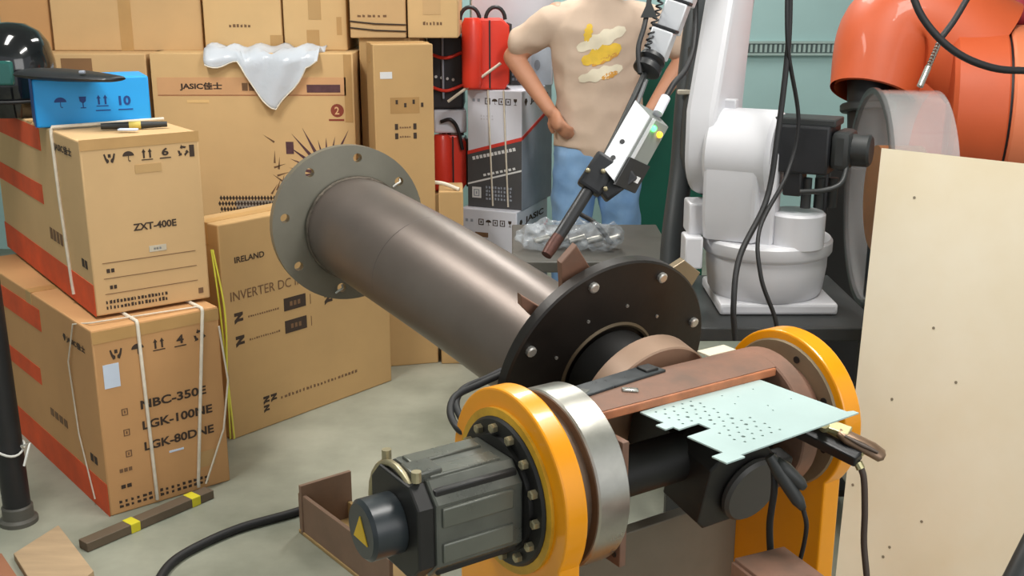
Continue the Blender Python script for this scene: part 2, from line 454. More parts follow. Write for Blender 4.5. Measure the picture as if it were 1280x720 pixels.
BLUE = mat('blue_board', (28, 160, 236), 0.45, var=0.06, scale=4); BLUED = mat('blue_board_dark', (36, 78, 150), 0.5, var=0.06); NAVY = mat('navy_ink', (16, 60, 130), .6)
c = Carton('bright blue shallow carton with dark icons, on the carton printed ZXT-400E', (-1.39, 3.28, 1.069), 25, 0.325, 0.19, 0.14, BLUE, tape=False)
c3 = c
c.patch('L', 0.0, 0.0, 0.19, 0.14, BLUED, 'dark_side')  # darker blue over the whole left side
c.icons('R', 0.055, 0.055, 0.034, ['umbrella', None, 'arrows'], 0.058, NAVY); c.icons('R', 0.117, 0.052, 0.034, ['glass'], .058, NAVY)
c.patch('R', 0.168, 0.042, 0.042, 0.003, NAVY, 'underline')
c.text('R', 0.235, 0.056, 0.034, 0.028, '10', NAVY); c.patch('R', 0.232, 0.042, 0.042, 0.003, NAVY, 'underline')

# marker pen lying on the carton top
p0 = at_z(126, 158, 1.08); p1 = at_z(209, 155, 1.08)
mk = thing('marker_pen', 'dark grey marker pen with yellow band beside the blue carton', 'marker', ((p0 + p1) / 2))
d = (p1 - p0)
mb = MB(); mb.cyl(p0, p0 + d * .42, 0.009, 0.011, 12); mb.build('barrel', DSTEEL, mk)
mb = MB(); mb.cyl(p0 + d * .42, p0 + d * .60, 0.0115, seg=12); mb.build('band', mat('pen_yellow', (206, 186, 90), .5), mk)
mb = MB(); mb.cyl(p0 + d * .60, p1, 0.011, 0.008, 12); mb.build('cap', DSTEEL, mk)
p0 = at_z(148, 163, 1.076); p1 = at_z(172, 161, 1.076)
mb = MB(); mb.box(((p0 + p1) / 2), ((p1 - p0).length, 0.02, 0.006), None, 0.002); tag(mb.build('paper_slip', PAPER), 'small white paper slip beside the marker pen', 'paper')

# folded black pouch on the blue carton, dark glossy helmet behind it
e = at_z(80, 96, 1.21)
pt = thing('tool_pouch', 'flat black pouch lying on top of the bright blue carton', 'pouch', (e.x, e.y + .05, 1.21))
q0 = at_z(22, 92, 1.225); q1 = at_z(140, 101, 1.218)
mb = MB(); mb.tube([q0.lerp(q1, t) + Vector((0, .05, 0)) for t in (0, .1, .3, .55, .8, .95, 1)], [(.04, .008), (.075, .014), (.085, .017), (.08, .016), (.06, .012), (.045, .009), (.03, .006)], 14, up=(0, 1, 0)); mb.build('body', BLACK, pt)
q = q0.lerp(q1, .7) + Vector((0, .0, .018))
mb = MB(); mb.box(q, (.016, .012, .008), None, .002); mb.build('clip', GREYP, pt)
GLOSS = mat('glossy_black', (16, 17, 20), 0.12, var=0.0, coat=0.6)
hc = at_y(12, 48, 3.62)
ht = thing('welding_helmet', 'dark glossy rounded helmet shell behind the bright blue carton', 'helmet', (hc.x, hc.y, 1.069))
mb = MB(); R_ = .125
prof = [(0.001, .29), (.05, .285), (.09, .262), (.115, .225), (.128, .17), (.13, .10), (.118, .03), (.105, 0.0), (.098, 0.0), (.112, .04), (.122, .10), (.12, .17), (.1, .22), (.05, .27), (.001, .278)]
mb.lathe(prof, (hc.x, hc.y, 1.069), (0, 0, 1), 36); mb.build('shell', GLOSS, ht)
mb = MB(); mb.box((hc.x, hc.y - .126, 1.21), (.11, .02, .075), None, .008); mb.build('visor', mat('visor_glass', (40, 90, 84), .08, var=0), ht)
mb = MB(); mb.tube([(hc.x + .13 * math.cos(t), hc.y + .13 * math.sin(t), 1.12) for t in [PI * 1.02 + i * PI * .96 / 12 for i in range(13)]], .006, 6); mb.build('rim_band', RUBBER, ht)

# inverter carton standing on the floor in front of the back row
P0 = at_z(291, 550, 0); P1 = at_z(490, 476, 0); ang = math.degrees(math.atan2(P1.y - P0.y, P1.x - P0.x)); W5 = (P1 - P0).length
c = Carton('wide tan carton printed INVERTER with black arrow logos, on the floor beside the left stack', P0, ang, W5, 0.16, 0.735, CARD3)
c.text('R', 0.055, 0.60, 0.12, 0.02, 'IRELAND', INK, .02)
c.text('R', 0.03, 0.475, 0.35, 0.032, 'INVERTER DC INVE', INKF, 0.0)
for v in (0.395, 0.315):
    c.poly('R', 0.04, v, ICON('zee', 0.038)); c.marks('R', 0.095, v + .012, 0.13, 0.01, 14, INKF)
    c.patch('R', 0.245, v - .002, 0.095, 0.045, INK, 'printed_panel'); 
    for k in range(3): c.patch('R', 0.27 + k * .017, v + .012, 0.011, 0.016, INKF, 'printed_mark', 0.0016)
    c.patch('R', 0.36, v, 0.002, 0.035, INKF, 'printed_line')
c.poly('R', 0.425, 0.375, ICON('zee', 0.04))
c.icons('R', 0.135, 0.085, 0.028, ['zee', 'zee'], 0.032); c.icons('R', 0.135, 0.055, 0.026, ['zee'], .03)
c.marks('R', 0.21, 0.085, 0.36, 0.017, 22, INKF)
c5 = c

# back row: large light carton, a supporting carton below it, tall carton beside it
cb = Carton('plain brown carton under the large carton with the palm drawing', (-1.40, 4.42, 0), 0, 0.775, 0.7, 0.555, CARD3)
xl, xr = at_y(189, 100, 4.4).x, at_y(442, 100, 4.4).x
c = Carton('large light carton with a palm drawing and diamond logo, under a clear plastic bag', (xl, 4.4, 0.556), 0, xr - xl, 0.75, 0.655, CARD2)
c6 = c; w6 = xr - xl
fx = lambda px: (px - 189) / (442 - 189) * w6
c.patch('R', fx(196), 0.495, fx(432) - fx(196), 0.068, mat('print_peach', (212, 164, 118), .85, var=.05), 'printed_band')
c.patch('R', fx(196), 0.493, fx(432) - fx(196), 0.003, mat('print_peach_line', (190, 120, 84), .85), 'printed_line')
c.icons('R', fx(209), 0.518, 0.03, ['diamond'], .1); c.text('R', fx(224), 0.512, 0.165, 0.032, 'JASIC佳士', INK, .04)
c.poly('R', fx(286), 0.51, [circ(.022, 14, .022, .022)], INKF); [c.patch('R', fx(302) + i * .027, 0.512, .022, .03, INKF, 'printed_mark', .0022) for i in range(2)]
c.patch('R', fx(383), 0.505, 0.13, 0.03, INKP, 'printed_panel', .0022)
c.patch('R', fx(232), 0.465, 0.085, 0.011, mat('tear', (228, 190, 130), .9), 'torn_strip')
c.patch('R', fx(430), 0.39, 0.03, 0.26, TAPE, 'packing_tape')
c.poly('R', fx(411), 0.405, [circ(.026, 16, .028, .03)], mat('print_red_brown', (140, 66, 50), .85)); c.text('R', fx(411) + .018, 0.42, .018, .03, '2', mat('peach_ink', (222, 176, 130), .85), 0.02).location.y -= 0.0012
c.patch('R', fx(409), 0.395, 0.06, 0.007, MATS['print_red_brown'], 'underline')
c.patch('R', fx(353), 0.265, 0.03, 0.048, INKP, 'printed_panel')
leaves = []
for i in range(15):
    a = math.radians(-5 + i * 13.5); L_ = random.uniform(.13, .22); u = Vector((math.cos(a), math.sin(a))); n_ = Vector((-u.y, u.x)) * .008
    o = Vector((0.10, 0.0)); leaves.append([tuple(o - n_ * .3), tuple(o + u * L_ * .35 - n_), tuple(o + u * L_), tuple(o + u * L_ * .35 + n_)])
c.poly('R', fx(404) - .10, 0.185, leaves, INKP, 'palm_print')
twigs = []
for i in range(9):
    x0, y0 = random.uniform(0, .1), random.uniform(0, .22); a = random.uniform(0.3, 2.6); u = Vector((math.cos(a), math.sin(a)))
    q_ = Vector((x0, y0)); n_ = Vector((-u.y, u.x)) * .004; twigs.append([tuple(q_ - n_), tuple(q_ + u * .05), tuple(q_ + n_)])
c.poly('R', fx(330), 0.10, twigs, INKF, 'twig_print')
# diamond chequer print along its base
ck = []
for r in range(4):
    for i in range(26):
        x0 = fx(262) + (i + (r % 2) * .5) * .0125; ck.append([(x0, r * .0225 + .011), (x0 + .006, r * .0225), (x0 + .012, r * .0225 + .011), (x0 + .006, r * .0225 + .022)])
c.poly('R', 0, 0.01, ck, INK, 'chequer_print')
c.patch('R', fx(285), 0.004, fx(350) - fx(285), 0.075, mat('print_grey_band', (150, 140, 128), .8), 'printed_band', .0008)

c = Carton('tall narrow brown carton with a small white label, right of the palm-drawing carton', at_y(470, 200, 4.2).xy.to_3d(), 14, 0.225, 0.20, 1.255, CARD3)
c7 = c
c.patch('R', 0.025, 1.13, 0.045, 0.025, WHITEINK, 'paper_label')
c.patch('R', 0.06, 1.0, 0.11, 0.06, mat('card_brown_print', (172, 134, 84), .85), 'printed_panel', .0004);  # darker brown panel behind the small dark marks
for k in range(4): c.patch('R', 0.08 + k * .032, 1.035 - (k % 2) * .012, 0.009, 0.016, INK, 'printed_mark')
for v in (0.94, 0.905):
    for u in (0.075, 0.145): c.patch('R', u, v, 0.012, 0.022, INK, 'printed_mark')
    c.marks('R', 0.093, v + .005, 0.045, 0.01, 5, INKF)
c.marks('R', 0.06, 0.66, 0.11, 0.02, 9, INKF, rows=2)

cs = Carton('plain brown carton behind the tall narrow carton', (-0.605, 4.52, 0), 0, 0.24, 0.5, 1.262, CARD3)
cs2 = Carton('plain tan carton tower half hidden behind the bright blue carton', (-2.0, 4.42, 0), 0, 0.58, 0.6, 1.208, CARD)
cs2.patch('R', 0.25, 0.9, 0.12, 0.29, mat('card_dark_tape', (136, 100, 66), .8), 'packing_tape')
# upper row
def up(label, x0, x1, ybot, Y, z, d=.4, h=.5, m=CARD):
    xa, xb = at_y(x0, ybot, Y).x, at_y(x1, ybot, Y).x
    return Carton(label, (xa, Y, z), 0, xb - xa - .004, d, h, m, group='cartons along the top row')
k = up('tan carton in the top row, leftmost, above the dark helmet', 4, 67, 62, 4.6, 1.2085, h=.5, m=CARD4); 
k = up('wide tan carton in the top row above the bright blue carton', 68, 256, 62, 4.58, 1.2085); k.marks('R', .25, .24, .16, .05, 8, INKF, rows=2); k.patch('R', .27, .0, .05, .5, TAPE, 'packing_tape')
k = up('tan carton in the top row with taped base, above the clear plastic bag', 257, 355, 62, 4.55, 1.2115, m=CARD2); k.patch('R', .26, .0, .05, .06, TAPE, 'packing_tape'); k.marks('R', .1, .09, .09, .018, 6, INKF); k.patch('R', 0, .0, .31, .004, INKF, 'seam')
k = up('tan carton in the top row with a tape patch, above the red round print', 356, 436, 60, 4.55, 1.2115, m=CARD2); k.patch('R', .09, .0, .05, .08, TAPE, 'packing_tape'); k.patch('R', .1, .12, .05, .25, CARD3, 'printed_panel'); k.patch('R', .21, .06, .02, .07, TAPE, 'packing_tape')
k = up('brown carton with dark cord bands above the tall narrow carton', 438, 509, 45, 4.5, 1.2625, m=CARD)
for v in (.03, .055): k.strap([(0, -.003, v + .01), (.1, -.004, v), (.22, -.003, v - .004)], INK, .006, 'cord')
k.marks('R', .03, .08, .12, .015, 6, INKF)
k = up('tan carton overhanging the dark machine above the red welders', 510, 574, 48, 4.5, 1.2625, m=CARD2); k.marks('R', .06, .05, .08, .02, 6, INKF)
k.patch('R', .06, .09, .07, .3, CARD, 'printed_panel')

# clear plastic bag draped over the large carton's front edge
BAG = mat('clear_plastic_film', (226, 234, 244), 0.2, var=0.0, alpha=0.72, trans=0.0, bump=0.5, bscale=18)
bt = thing('plastic_bag', 'crumpled clear plastic bag draped over the front of the large light carton', 'plastic bag', (at_y(340, 80, 4.4).x, 4.5, 1.212))
topz = 1.2145; V = []; F = []; NU, NV = 28, 22
X0, X1 = at_y(252, 80, 4.4).x, at_y(404, 95, 4.4).x
for j in range(NV + 1):
    for i in range(NU + 1):
        u = i / NU; v = j / NV
        drop = 0.045 + 0.185 * max(0, 1 - abs(u - .60) / .30) ** .9 + .012 * math.sin(u * 17)
        if u > .9: drop = .06 - (u - .9) * .3
        x = X0 + (X1 - X0) * u + (.6 - u) * .06 * max(0, v - .4)
        s_ = v * (.13 + drop)                      # length along the sheet from the back
        if s_ < .13: y, z = 4.4 + .135 - s_, topz + .012 + .012 * math.sin(u * 13 + v * 9) + .008 * math.sin(u * 31)
        else:
            q = s_ - .13; y, z = 4.396 - min(q, .02) - .010 * (1 + math.sin(u * 19 + q * 20)) * min(1, q / .03), topz + .010 * (1 - min(1, q / .02)) - q
        V.append((x, y, z))
for j in range(NV):
    for i in range(NU):
        a = j * (NU + 1) + i; F.append((a, a + 1, a + NU + 2, a + NU + 1))
mb = MB(); mb.add(V, F); o = mb.build('film', BAG, bt, smooth=80)
sd = o.modifiers.new('thickness', 'SOLIDIFY'); sd.thickness = 0.0012
# rolled hem along the hanging edge
mb = MB(); mb.tube([Vector(V[NV * (NU + 1) + i]) for i in range(NU + 1)], .0025, 6); mb.build('hem', mat('film_hem', (236, 226, 206), .3, var=0), bt)

# yellow-green strap hanging between the cartons
mb = MB()
A = [at_y(264, 312, 3.42), at_y(274, 380, 3.40), at_y(283, 460, 3.38), at_y(293, 548, 3.40)]; mb.tube(spline(A, 8), [(.007, .0025)] * 25, 6)
B = [at_y(266, 312, 3.44), at_y(281, 390, 3.40), at_y(284, 470, 3.37), at_y(288, 548, 3.39)]; mb.tube(spline(B, 8), [(.007, .0025)] * 25, 6)
tag(mb.build('packing_strap', STRAPY), 'doubled yellow-green packing strap hanging down between the cartons', 'strap')

# ------------------------------------------------------------------ white and black printed cartons, red welders
def white_carton(label, loc, ang, w, d, h):
    c = Carton(label, loc, ang, w, d, h, WHITEP, 'white and black printed machine cartons', tape=False)
    return c
def wc_print(c, n=6):
    w, d, h = c.w, c.d, c.h
    c.patch('L', 0, 0, d, 0, DARKP, 'dark_print', out=[(0, 0), (d, 0), (d, h * .60), (0, h * .46)])
    c.patch('L', 0, 0, d, 0, REDP, 'red_stripe', .0016, out=[(0, h * .45), (d, h * .59), (d, h * .62), (0, h * .48)])
    c.patch('L', 0, 0, d, 0, WHITEINK, 'white_stripe', .0018, out=[(0, h * .19), (d, h * .33), (d, h * .345), (0, h * .205)])
    M = c.fm('L', d * .1, h * .405, .0024) @ Matrix.Rotation(math.radians(14), 4, 'Z'); 
    mb = MB()
    for i in range(12): mb.prism([(i * d * .07, 0), (i * d * .07 + d * .05, 0), (i * d * .07 + d * .05, .014), (i * d * .07, .014)], .0004, M)
    mb.build('printed_marks', WHITEINK, c.t, world=False, smooth=0); mb = MB()
    M = c.fm('L', d * .3, h * .27, .0024) @ Matrix.Rotation(math.radians(14), 4, 'Z')
    for i in range(8): mb.prism([(i * d * .08, 0), (i * d * .08 + d * .05, 0), (i * d * .08 + d * .05, .01), (i * d * .08, .01)], .0004, M)
    mb.build('printed_marks', WHITEINK, c.t, world=False, smooth=0)
    c.patch('L', d * .08, h * .08, d * .17, d * .19, WHITEINK, 'printed_square', .0018); c.poly('L', d * .11, h * .095, ICON('frame', d * .12), GREYP).location.x -= .0018
    c.marks('L', d * .34, h * .07, d * .5, h * .13, 9, GREYP, rows=4).location.x -= .002
    for i in range(2): c.patch('L', d * (.1 + .09 * i), h * .90, .011, .012, GREYP, 'printed_mark')
    c.icons('L', d * .33, h * .88, .026, ['frame', 'umbrella', 'frame', 'frame', 'glass'], d * .125, INK)
    c.marks('L', d * .25, h * .75, d * .25, h * .05, 5, mat('faint_print', (196, 196, 204), .6), rows=2)
    # right face
    c.patch('R', 0, 0, w, 0, GREYP, 'grey_print', out=[(0, 0), (w, 0), (w, h * .80), (0, h * .60)])
    c.patch('R', 0, 0, w, 0, REDP, 'red_stripe', .0016, out=[(0, h * .59), (w, h * .79), (w, h * .82), (0, h * .62)])
    c.icons('R', w * .08, h * .87, .03, ['diamond'], .1, INK); c.text('R', w * .25, h * .87, w * .6, .034, 'JASIC', INK, .03)
    for v in (.1, .28, .45): c.icons('R', w * .15, h * v, .05, ['frame', 'square', 'frame'], w * .28, mat('pale_print', (188, 192, 202), .6))
ne = at_y(652, 268, 4.62)
W2 = white_carton('white carton with JASIC lettering at the bottom of the white stack behind the pipe', (at_y(646, 290, 4.58).x, 4.58, 0), 68, .37, .26, .548); wc_print(W2)
W2.patch('L', .07, .43, .06, .02, INKF, 'printed_label')
W1 = white_carton('white and black carton with slanted red stripe, standing on the lowest white carton', (ne.x, 4.62, .549), 68, .36, .245, .495); wc_print(W1)
for s in (0.08, 0.15): W1.strap([(-.003, s, .495), (-.003, s - .01, .25), (-.003, s - .02, .01)], w=.008)
x0 = at_y(590, 60, 4.90).x; x1 = at_y(692, 60, 4.90).x
W0 = Carton('white carton with handle slot and dark base band behind the red welder', (x0, 4.86, 1.045), 4, x1 - x0, .2, .5, WHITEP, 'white and black printed machine cartons', tape=False)
W0.patch('R', 0, 0, .245, .10, DARKP, 'dark_print'); W0.patch('R', .03, .018, .04, .045, WHITEINK, 'printed_square', .0018); W0.marks('R', .09, .02, .13, .06, 8, GREYP, rows=3).location.y -= .002
W0.patch('R', .255, .0, .085, .22, mat('pale_blue_grey', (188, 198, 212), .55), 'grey_print'); W0.poly('R', .262, .06, [[(.018 + .013 * math.cos(t), .025 + .022 * math.sin(t)) for t in [i * PI / 8 for i in range(16)]]], GREYP).location.y -= .0015
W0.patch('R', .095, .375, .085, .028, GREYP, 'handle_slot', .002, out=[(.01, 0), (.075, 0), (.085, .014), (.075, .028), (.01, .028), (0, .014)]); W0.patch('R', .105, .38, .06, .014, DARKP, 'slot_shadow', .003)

RED = mat('red_plastic', (228, 62, 44), 0.35, var=0.06, scale=6)
def welder(label, loc, rz, w, d, h):
    t = thing('red_welder', label, 'welding machine', loc, rz, 'red portable welders')
    def B(): return MB()
    mb = B()
    pr = [(-w / 2, 0), (w / 2 - .02, .0), (w / 2, .03), (w / 2, h - .03), (w / 2 - .03, h), (-w / 2 + .03, h), (-w / 2, h - .03)]
    mb.prism(pr, d, frame((0, d / 2, 0), (1, 0, 0), (0, -1, 0)), bev=.008); mb.build('casing', RED, t, world=False)
    mb = B(); mb.lathe([(0, .012), (.036, .012), (.042, .03), (.042, h - .02), (.03, h + .004), (0, h + .004)], (-w / 2 + .03, -d / 2 - .004, 0), (0, 0, 1), 20); mb.build('rounded_column', RED, t, world=False)
    mb = B(); mb.box((.01, 0, h / 2), (.006, d + .006, h * .96)); mb.build('panel_seam', BLACK, t, world=False)
    for hx in (-w / 2 + .025, w / 2 - .055):
        mb = B(); mb.tube([(hx + .04 * math.cos(a), -d / 4, h - .005 + .05 * math.sin(a)) for a in [i * PI / 10 for i in range(11)]], .008, 8); mb.build('handle', BLACK, t, world=False)
    mb = B(); mb.box((w / 2 + .004, 0, h / 2), (.01, d * .96, h * .86), None, .003); mb.build('side_trim', BLACK, t, world=False)
    return t
r1 = at_y(607, 100, 4.70)
rw = welder('red portable welder with two black handles, standing on the striped white carton', (r1.x, 4.735, 1.0455), .12, .185, .14, .285)
def _w(px, py, Y): return WORLD[rw.name].inverted() @ at_y(px, py, Y)
MB().tube([_w(560, 127, 4.66), _w(590, 105, 4.645), _w(626, 79, 4.64)], .006, 8).build('white_strap', STRAPW, rw, world=False)
sp = Carton('plain brown carton under the lower red welder', (-.362, 4.72, 0), 0, .125, .3, .60, CARD3, tape=False)
r2 = at_y(562, 200, 4.8)
t = welder('smaller red welder partly hidden behind the tall narrow carton', (r2.x, 4.84, .602), .1, .135, .13, .24)
mb = MB(); mb.box((0, 0, .30), (.14, .14, .10), None, .01); mb.build('white_cover', WHITEP, t, world=False)
mb = MB(); mb.tube(spline([(-.04, -.075, .30), (0, -.09, .31), (.03, -.08, .27), (.05, -.075, .18)], 6), .008, 8); mb.build('cable', BLACK, t, world=False)
DMACH = mat('dark_machine', (46, 46, 52), .5, var=.1)
dm = thing('dark_machine', 'dark machine with a row of small lights left of the red welder', 'machine', (r2.x - .01, 4.86, .954))
mb = MB(); mb.box((r2.x - .01, 4.86, 1.105), (.15, .18, .30), None, .01); mb.build('casing', DMACH, dm)
for i in range(4): MB().cyl((r2.x - .05 + i * .024, 4.768, 1.09 - i * .004), (r2.x - .05 + i * .024, 4.76, 1.09 - i * .004), .006, seg=10).build('indicator', WHITEINK, dm)
for z_ in (1.18, 1.045):
    MB().tube(spline([(r2.x - .09, 4.765, z_ + .01), (r2.x - .01, 4.75, z_ - .012), (r2.x + .066, 4.762, z_ + .012)], 6), .007, 8).build('red_trim', RED, dm)
MB().cyl((r2.x - .02, 4.755, 1.0), (r2.x - .02, 4.755, 1.25), .005, seg=8).build('steel_rod', GREYP, dm)
# small brown block and white cable behind the pipe flange
e = at_y(556, 236, 4.25)
mb = MB(); pts = [at_y(513, 236, 4.24), at_y(530, 229, 4.28), at_y(552, 229, 4.28), at_y(574, 237, 4.26)]; mb.tube(spline(pts, 6), .008, 8)
tag(mb.build('cable_loop', STRAPW), 'short white cable loop behind the grey pipe flange', 'cable')
c = Carton('small brown carton with white cable loop on top, right of the pipe flange', (at_y(548, 240, 4.24).x, 4.24, 0), 3, .095, .2, at_y(556, 236, 4.26).z - .008, CARD3, tape=False)

# ------------------------------------------------------------------ welding positioner
YEL = mat('yellow_paint', (242, 156, 4), 0.32, var=0.05, scale=5, coat=0.2)
RUST = mat('rusty_primer', (140, 100, 80), 0.6, var=0, scale=9, col2=(108, 84, 70), bump=0.08, bscale=40)
RUSTD = mat('brown_steel', (118, 98, 80), 0.5, metal=0.3, var=0, scale=7, col2=(92, 78, 66), bump=0.06, bscale=30)
STEEL = mat('bare_steel', (186, 184, 176), 0.3, metal=0.85, var=0.15, scale=10, bump=0.03, bscale=50)
TANST = mat('machined_tan_steel', (150, 134, 110), 0.42, metal=0.5, var=0.12, scale=6)
MOTG = mat('motor_grey_black', (92, 94, 88), 0.3, metal=0.35, var=0.18, scale=14)
BLK = mat('matt_black', (24, 23, 22), 0.5, var=0.25, scale=9)
BLKPL = mat('black_faceplate', (46, 40, 36), 0.42, metal=0.35, var=0, scale=6, col2=(30, 27, 25), bump=0.05, bscale=35)
BOLT = mat('zinc_bolt', (170, 160, 130), 0.35, metal=0.7, var=0.2, scale=30)
ax = Vector((.839, .545, 0)).normalized(); bx = Vector((-ax.y, ax.x, 0)); zx = Vector((0, 0, 1))
LC = Vector((-.010, 1.72, .668))
def T(k, p=0.0, h=0.0): return LC + ax * k + bx * p + zx * h
pos = thing('welding_positioner', 'yellow two-post welding positioner with rusty cross beam and black faceplate', 'machine', T(.34, 0, -.665))
def disc_post(k0, k1, R, hw, name, yoff=0):
    ph = math.acos(hw / R); pts = []
    for i in range(49):
        a = -ph + (PI + 2 * ph) * i / 48; pts.append((R * math.cos(a), R * math.sin(a)))
    pts += [(-hw, -.665), (hw, -.665)]
    mb = MB(); mb.prism(pts, k1 - k0, frame(T(k0), bx, ax), bev=.004)
    return mb.build(name, YEL, pos, smooth=20)
pl = disc_post(0, .042, .175, .155, 'post')
prr = disc_post(.645, .69, .165, .125, 'post')
# base beam on the floor and grey guard plate between the posts
mb = MB(); mb.box2((-.11, -.13, 0), (.80, .13, .09), .006, Matrix.Translation(T(0, 0, -.665)) @ Matrix.Rotation(math.atan2(ax.y, ax.x), 4, 'Z')); mb.build('base_beam', YEL, pos)
GP = mat('grey_guard', (124, 118, 104), .5, metal=.2, var=.1)
mb = MB(); mb.box2((.14, .10, .09), (.645, .13, .44), .003, Matrix.Translation(T(0, 0, -.665)) @ Matrix.Rotation(math.atan2(ax.y, ax.x), 4, 'Z')); mb.build('guard_plate', GP, pos)
mb = MB(); mb.box2((.115, .085, .09), (.14, .14, .46), .003, Matrix.Translation(T(0, 0, -.665)) @ Matrix.Rotation(math.atan2(ax.y, ax.x), 4, 'Z')); mb.build('guard_edge', YEL, pos)
mb = MB(); mb.cyl(T(.05, -.12, -.21), T(.10, -.12, -.21), .06, seg=28, bev=.006); mb.build('stop_boss', YEL, pos)
# inner faces
mb = MB(); mb.lathe([(.0, -.004), (.145, -.004), (.148, .0), (0, .0)], T(.645), ax, 48); ifc = mb.build('bearing_face', TANST, pos)
for i in range(8):
    a = i * PI / 4 + .3; q = T(.641, .125 * math.cos(a), .125 * math.sin(a)); MB().cyl(q, q - ax * .002, .007, seg=10).build('bolt_hole', BLK, ifc)
# left drive motor: adapter flange, bolts, body, end cap
mb = MB(); mb.lathe([(.05, -.012), (.124, -.012), (.128, -.008), (.128, 0), (.05, 0)], T(0), ax, 48); af = mb.build('motor_flange', BLK, pos)
mb = MB(); mb.lathe([(.128, -.006), (.142, -.006), (.142, 0), (.128, 0), (.128, -.006)], T(0), ax, 48); mb.build('flange_rim', mat('yellow_worn', (206, 158, 40), .5, var=.2, scale=20), pos)
bolt = MB(); bolt.lathe([(0, 0), (.0085, 0), (.0085, .009), (.006, .011), (0, .011)], (0, 0, 0), (0, 0, 1), 6); bolt_me = shared(bolt, 'bolt', BOLT, 30)
for i in range(14):
    a = i * 2 * PI / 14 + .1; q = T(-.012, .111 * math.cos(a), .111 * math.sin(a)); inst('bolt', bolt_me, af, frame(q, bx, -ax))
mrot = frame(T(-.02), bx, -ax)
def oct_(w, c): h = w / 2; return [(h, -h + c), (h, h - c), (h - c, h), (-h + c, h), (-h, h - c), (-h, -h + c), (-h + c, -h), (h - c, -h)]
mb = MB(); mb.prism(oct_(.165, .03), .16, mrot, bev=.005); mo = mb.build('drive_motor', MOTG, pos, smooth=20)
mb = MB(); mb.lathe([(0, 0), (.1, 0), (.1, .012), (0, .012)], T(-.02), ax, 36); mb.build('motor_collar', BLK, mo)
# raised ribs and grooves along the motor body
for i, (p, h) in enumerate(((.03, .083), (-.03, .083), (-.083, .03), (-.083, -.03), (.083, .03), (.083, -.03))):
    n_ = bx * p + zx * h
    M = frame(T(-.105) + n_, ax, zx if abs(h) > abs(p) else bx)
    mb = MB(); mb.box((0, 0, 0), (.13, .034, .008), M, .003); mb.build('rib', mat('motor_rib', (104, 106, 98), .3, metal=.4, var=.15), mo)
for s, h in ((-.058, .058), (.058, .058), (-.058, -.058), (.058, -.058)):
    mb = MB(); mb.box((0, 0, 0), (.15, .022, .022), frame(T(-.10, s * 1.06, h * 1.06), ax, zx), .003); mb.build('corner_groove', BLK, mo)
mb = MB(); mb.prism(oct_(.16, .03), .03, frame(T(-.18), bx, -ax), bev=.004); eb = mb.build('end_bell', BLK, mo, smooth=20)
mb = MB(); mb.box((0, 0, 0), (.05, .05, .02), frame(T(-.17, -.02, .085), ax, zx), .004); mb.build('connector_base', MOTG, mo)
for p in (-.05, .05): MB().cyl(T(-.195, p, .085), T(-.195, p, .102), .008, seg=10).build('screw', BOLT, mo)
mb = MB(); mb.cyl(T(-.205), T(-.268), .050, seg=36, bev=.006); mb.build('encoder_cap', mat('cap_blue_black', (46, 52, 56), .35, var=.1), mo)
mb = MB(); mb.prism([(0, .026), (.024, -.016), (-.024, -.016)], .0015, frame(T(-.2682), -bx, -ax)); mb.build('warning_mark', mat('warning_yellow', (220, 180, 40), .6), mo, smooth=0)
mb = MB(); mb.tube([T(-.2, .01, -.0) + bx * .09 * math.cos(a) + zx * .09 * math.sin(a) for a in [i * PI / 12 - .2 for i in range(10)]], .006, 8); mb.build('lead', BOLT, mo)
# trunnion flanges
mb = MB(); mb.cyl(T(.042), T(.078), .138, seg=48); tf = mb.build('trunnion_hub', RUSTD, pos)
mb = MB(); mb.lathe([(0, 0), (.155, 0), (.158, .003), (.158, .06), (.155, .063), (0, .063)], T(.078), ax, 64); rg = mb.build('steel_ring', STEEL, pos)
mb = MB(); mb.lathe([(.02, -.0015), (.153, -.0015), (.1545, 0), (.02, 0)], T(.078), ax, 64); mb.build('ring_face', RUSTD, rg)
for i in range(10):
    a = i * 2 * PI / 10; q = T(.075, .12 * math.cos(a), .12 * math.sin(a)); MB().cyl(q, q - ax * .003, .006, seg=8).build('bolt_hole', BLK, tf)
mb = MB(); mb.lathe([(0, 0), (.135, 0), (.138, .003), (.138, .04), (.11, .05), (.11, .078), (0, .078)], T(.563), ax, 56); mb.build('tail_flange', RUST, pos)
mb = MB(); mb.box2((0, 0, 0), (.07, .035, .004), .001, frame(T(.50, .055, .124), ax, zx)); mb.build('pale_tape', mat('pale_tape', (214, 208, 186), .6), pos)
# arched cross beam
A0, A1, N_ = math.radians(66), math.radians(142), 20
out = [(-.138 * math.cos(A0 + (A1 - A0) * i / N_), .138 * math.sin(A0 + (A1 - A0) * i / N_)) for i in range(N_ + 1)] + [(-.126 * math.cos(A1 - (A1 - A0) * i / N_), .126 * math.sin(A1 - (A1 - A0) * i / N_)) for i in range(N_ + 1)]
mb = MB(); mb.prism(out, .425, frame(T(.14), bx, ax)); mb.build('cross_beam', RUST, pos, smooth=20)
mb = MB(); mb.box((0, 0, 0), (.422, .012, .016), frame(T(.352, -.054, .117), ax, zx), .003); mb.build('beam_edge', mat('edge_orange_rust', (176, 110, 74), .55, var=.2, scale=25), pos)
mb = MB(); mb.box((0, 0, 0), (.422, .012, .05), frame(T(.352, .095, .068), ax, zx), .003); mb.build('beam_web', RUSTD, pos)
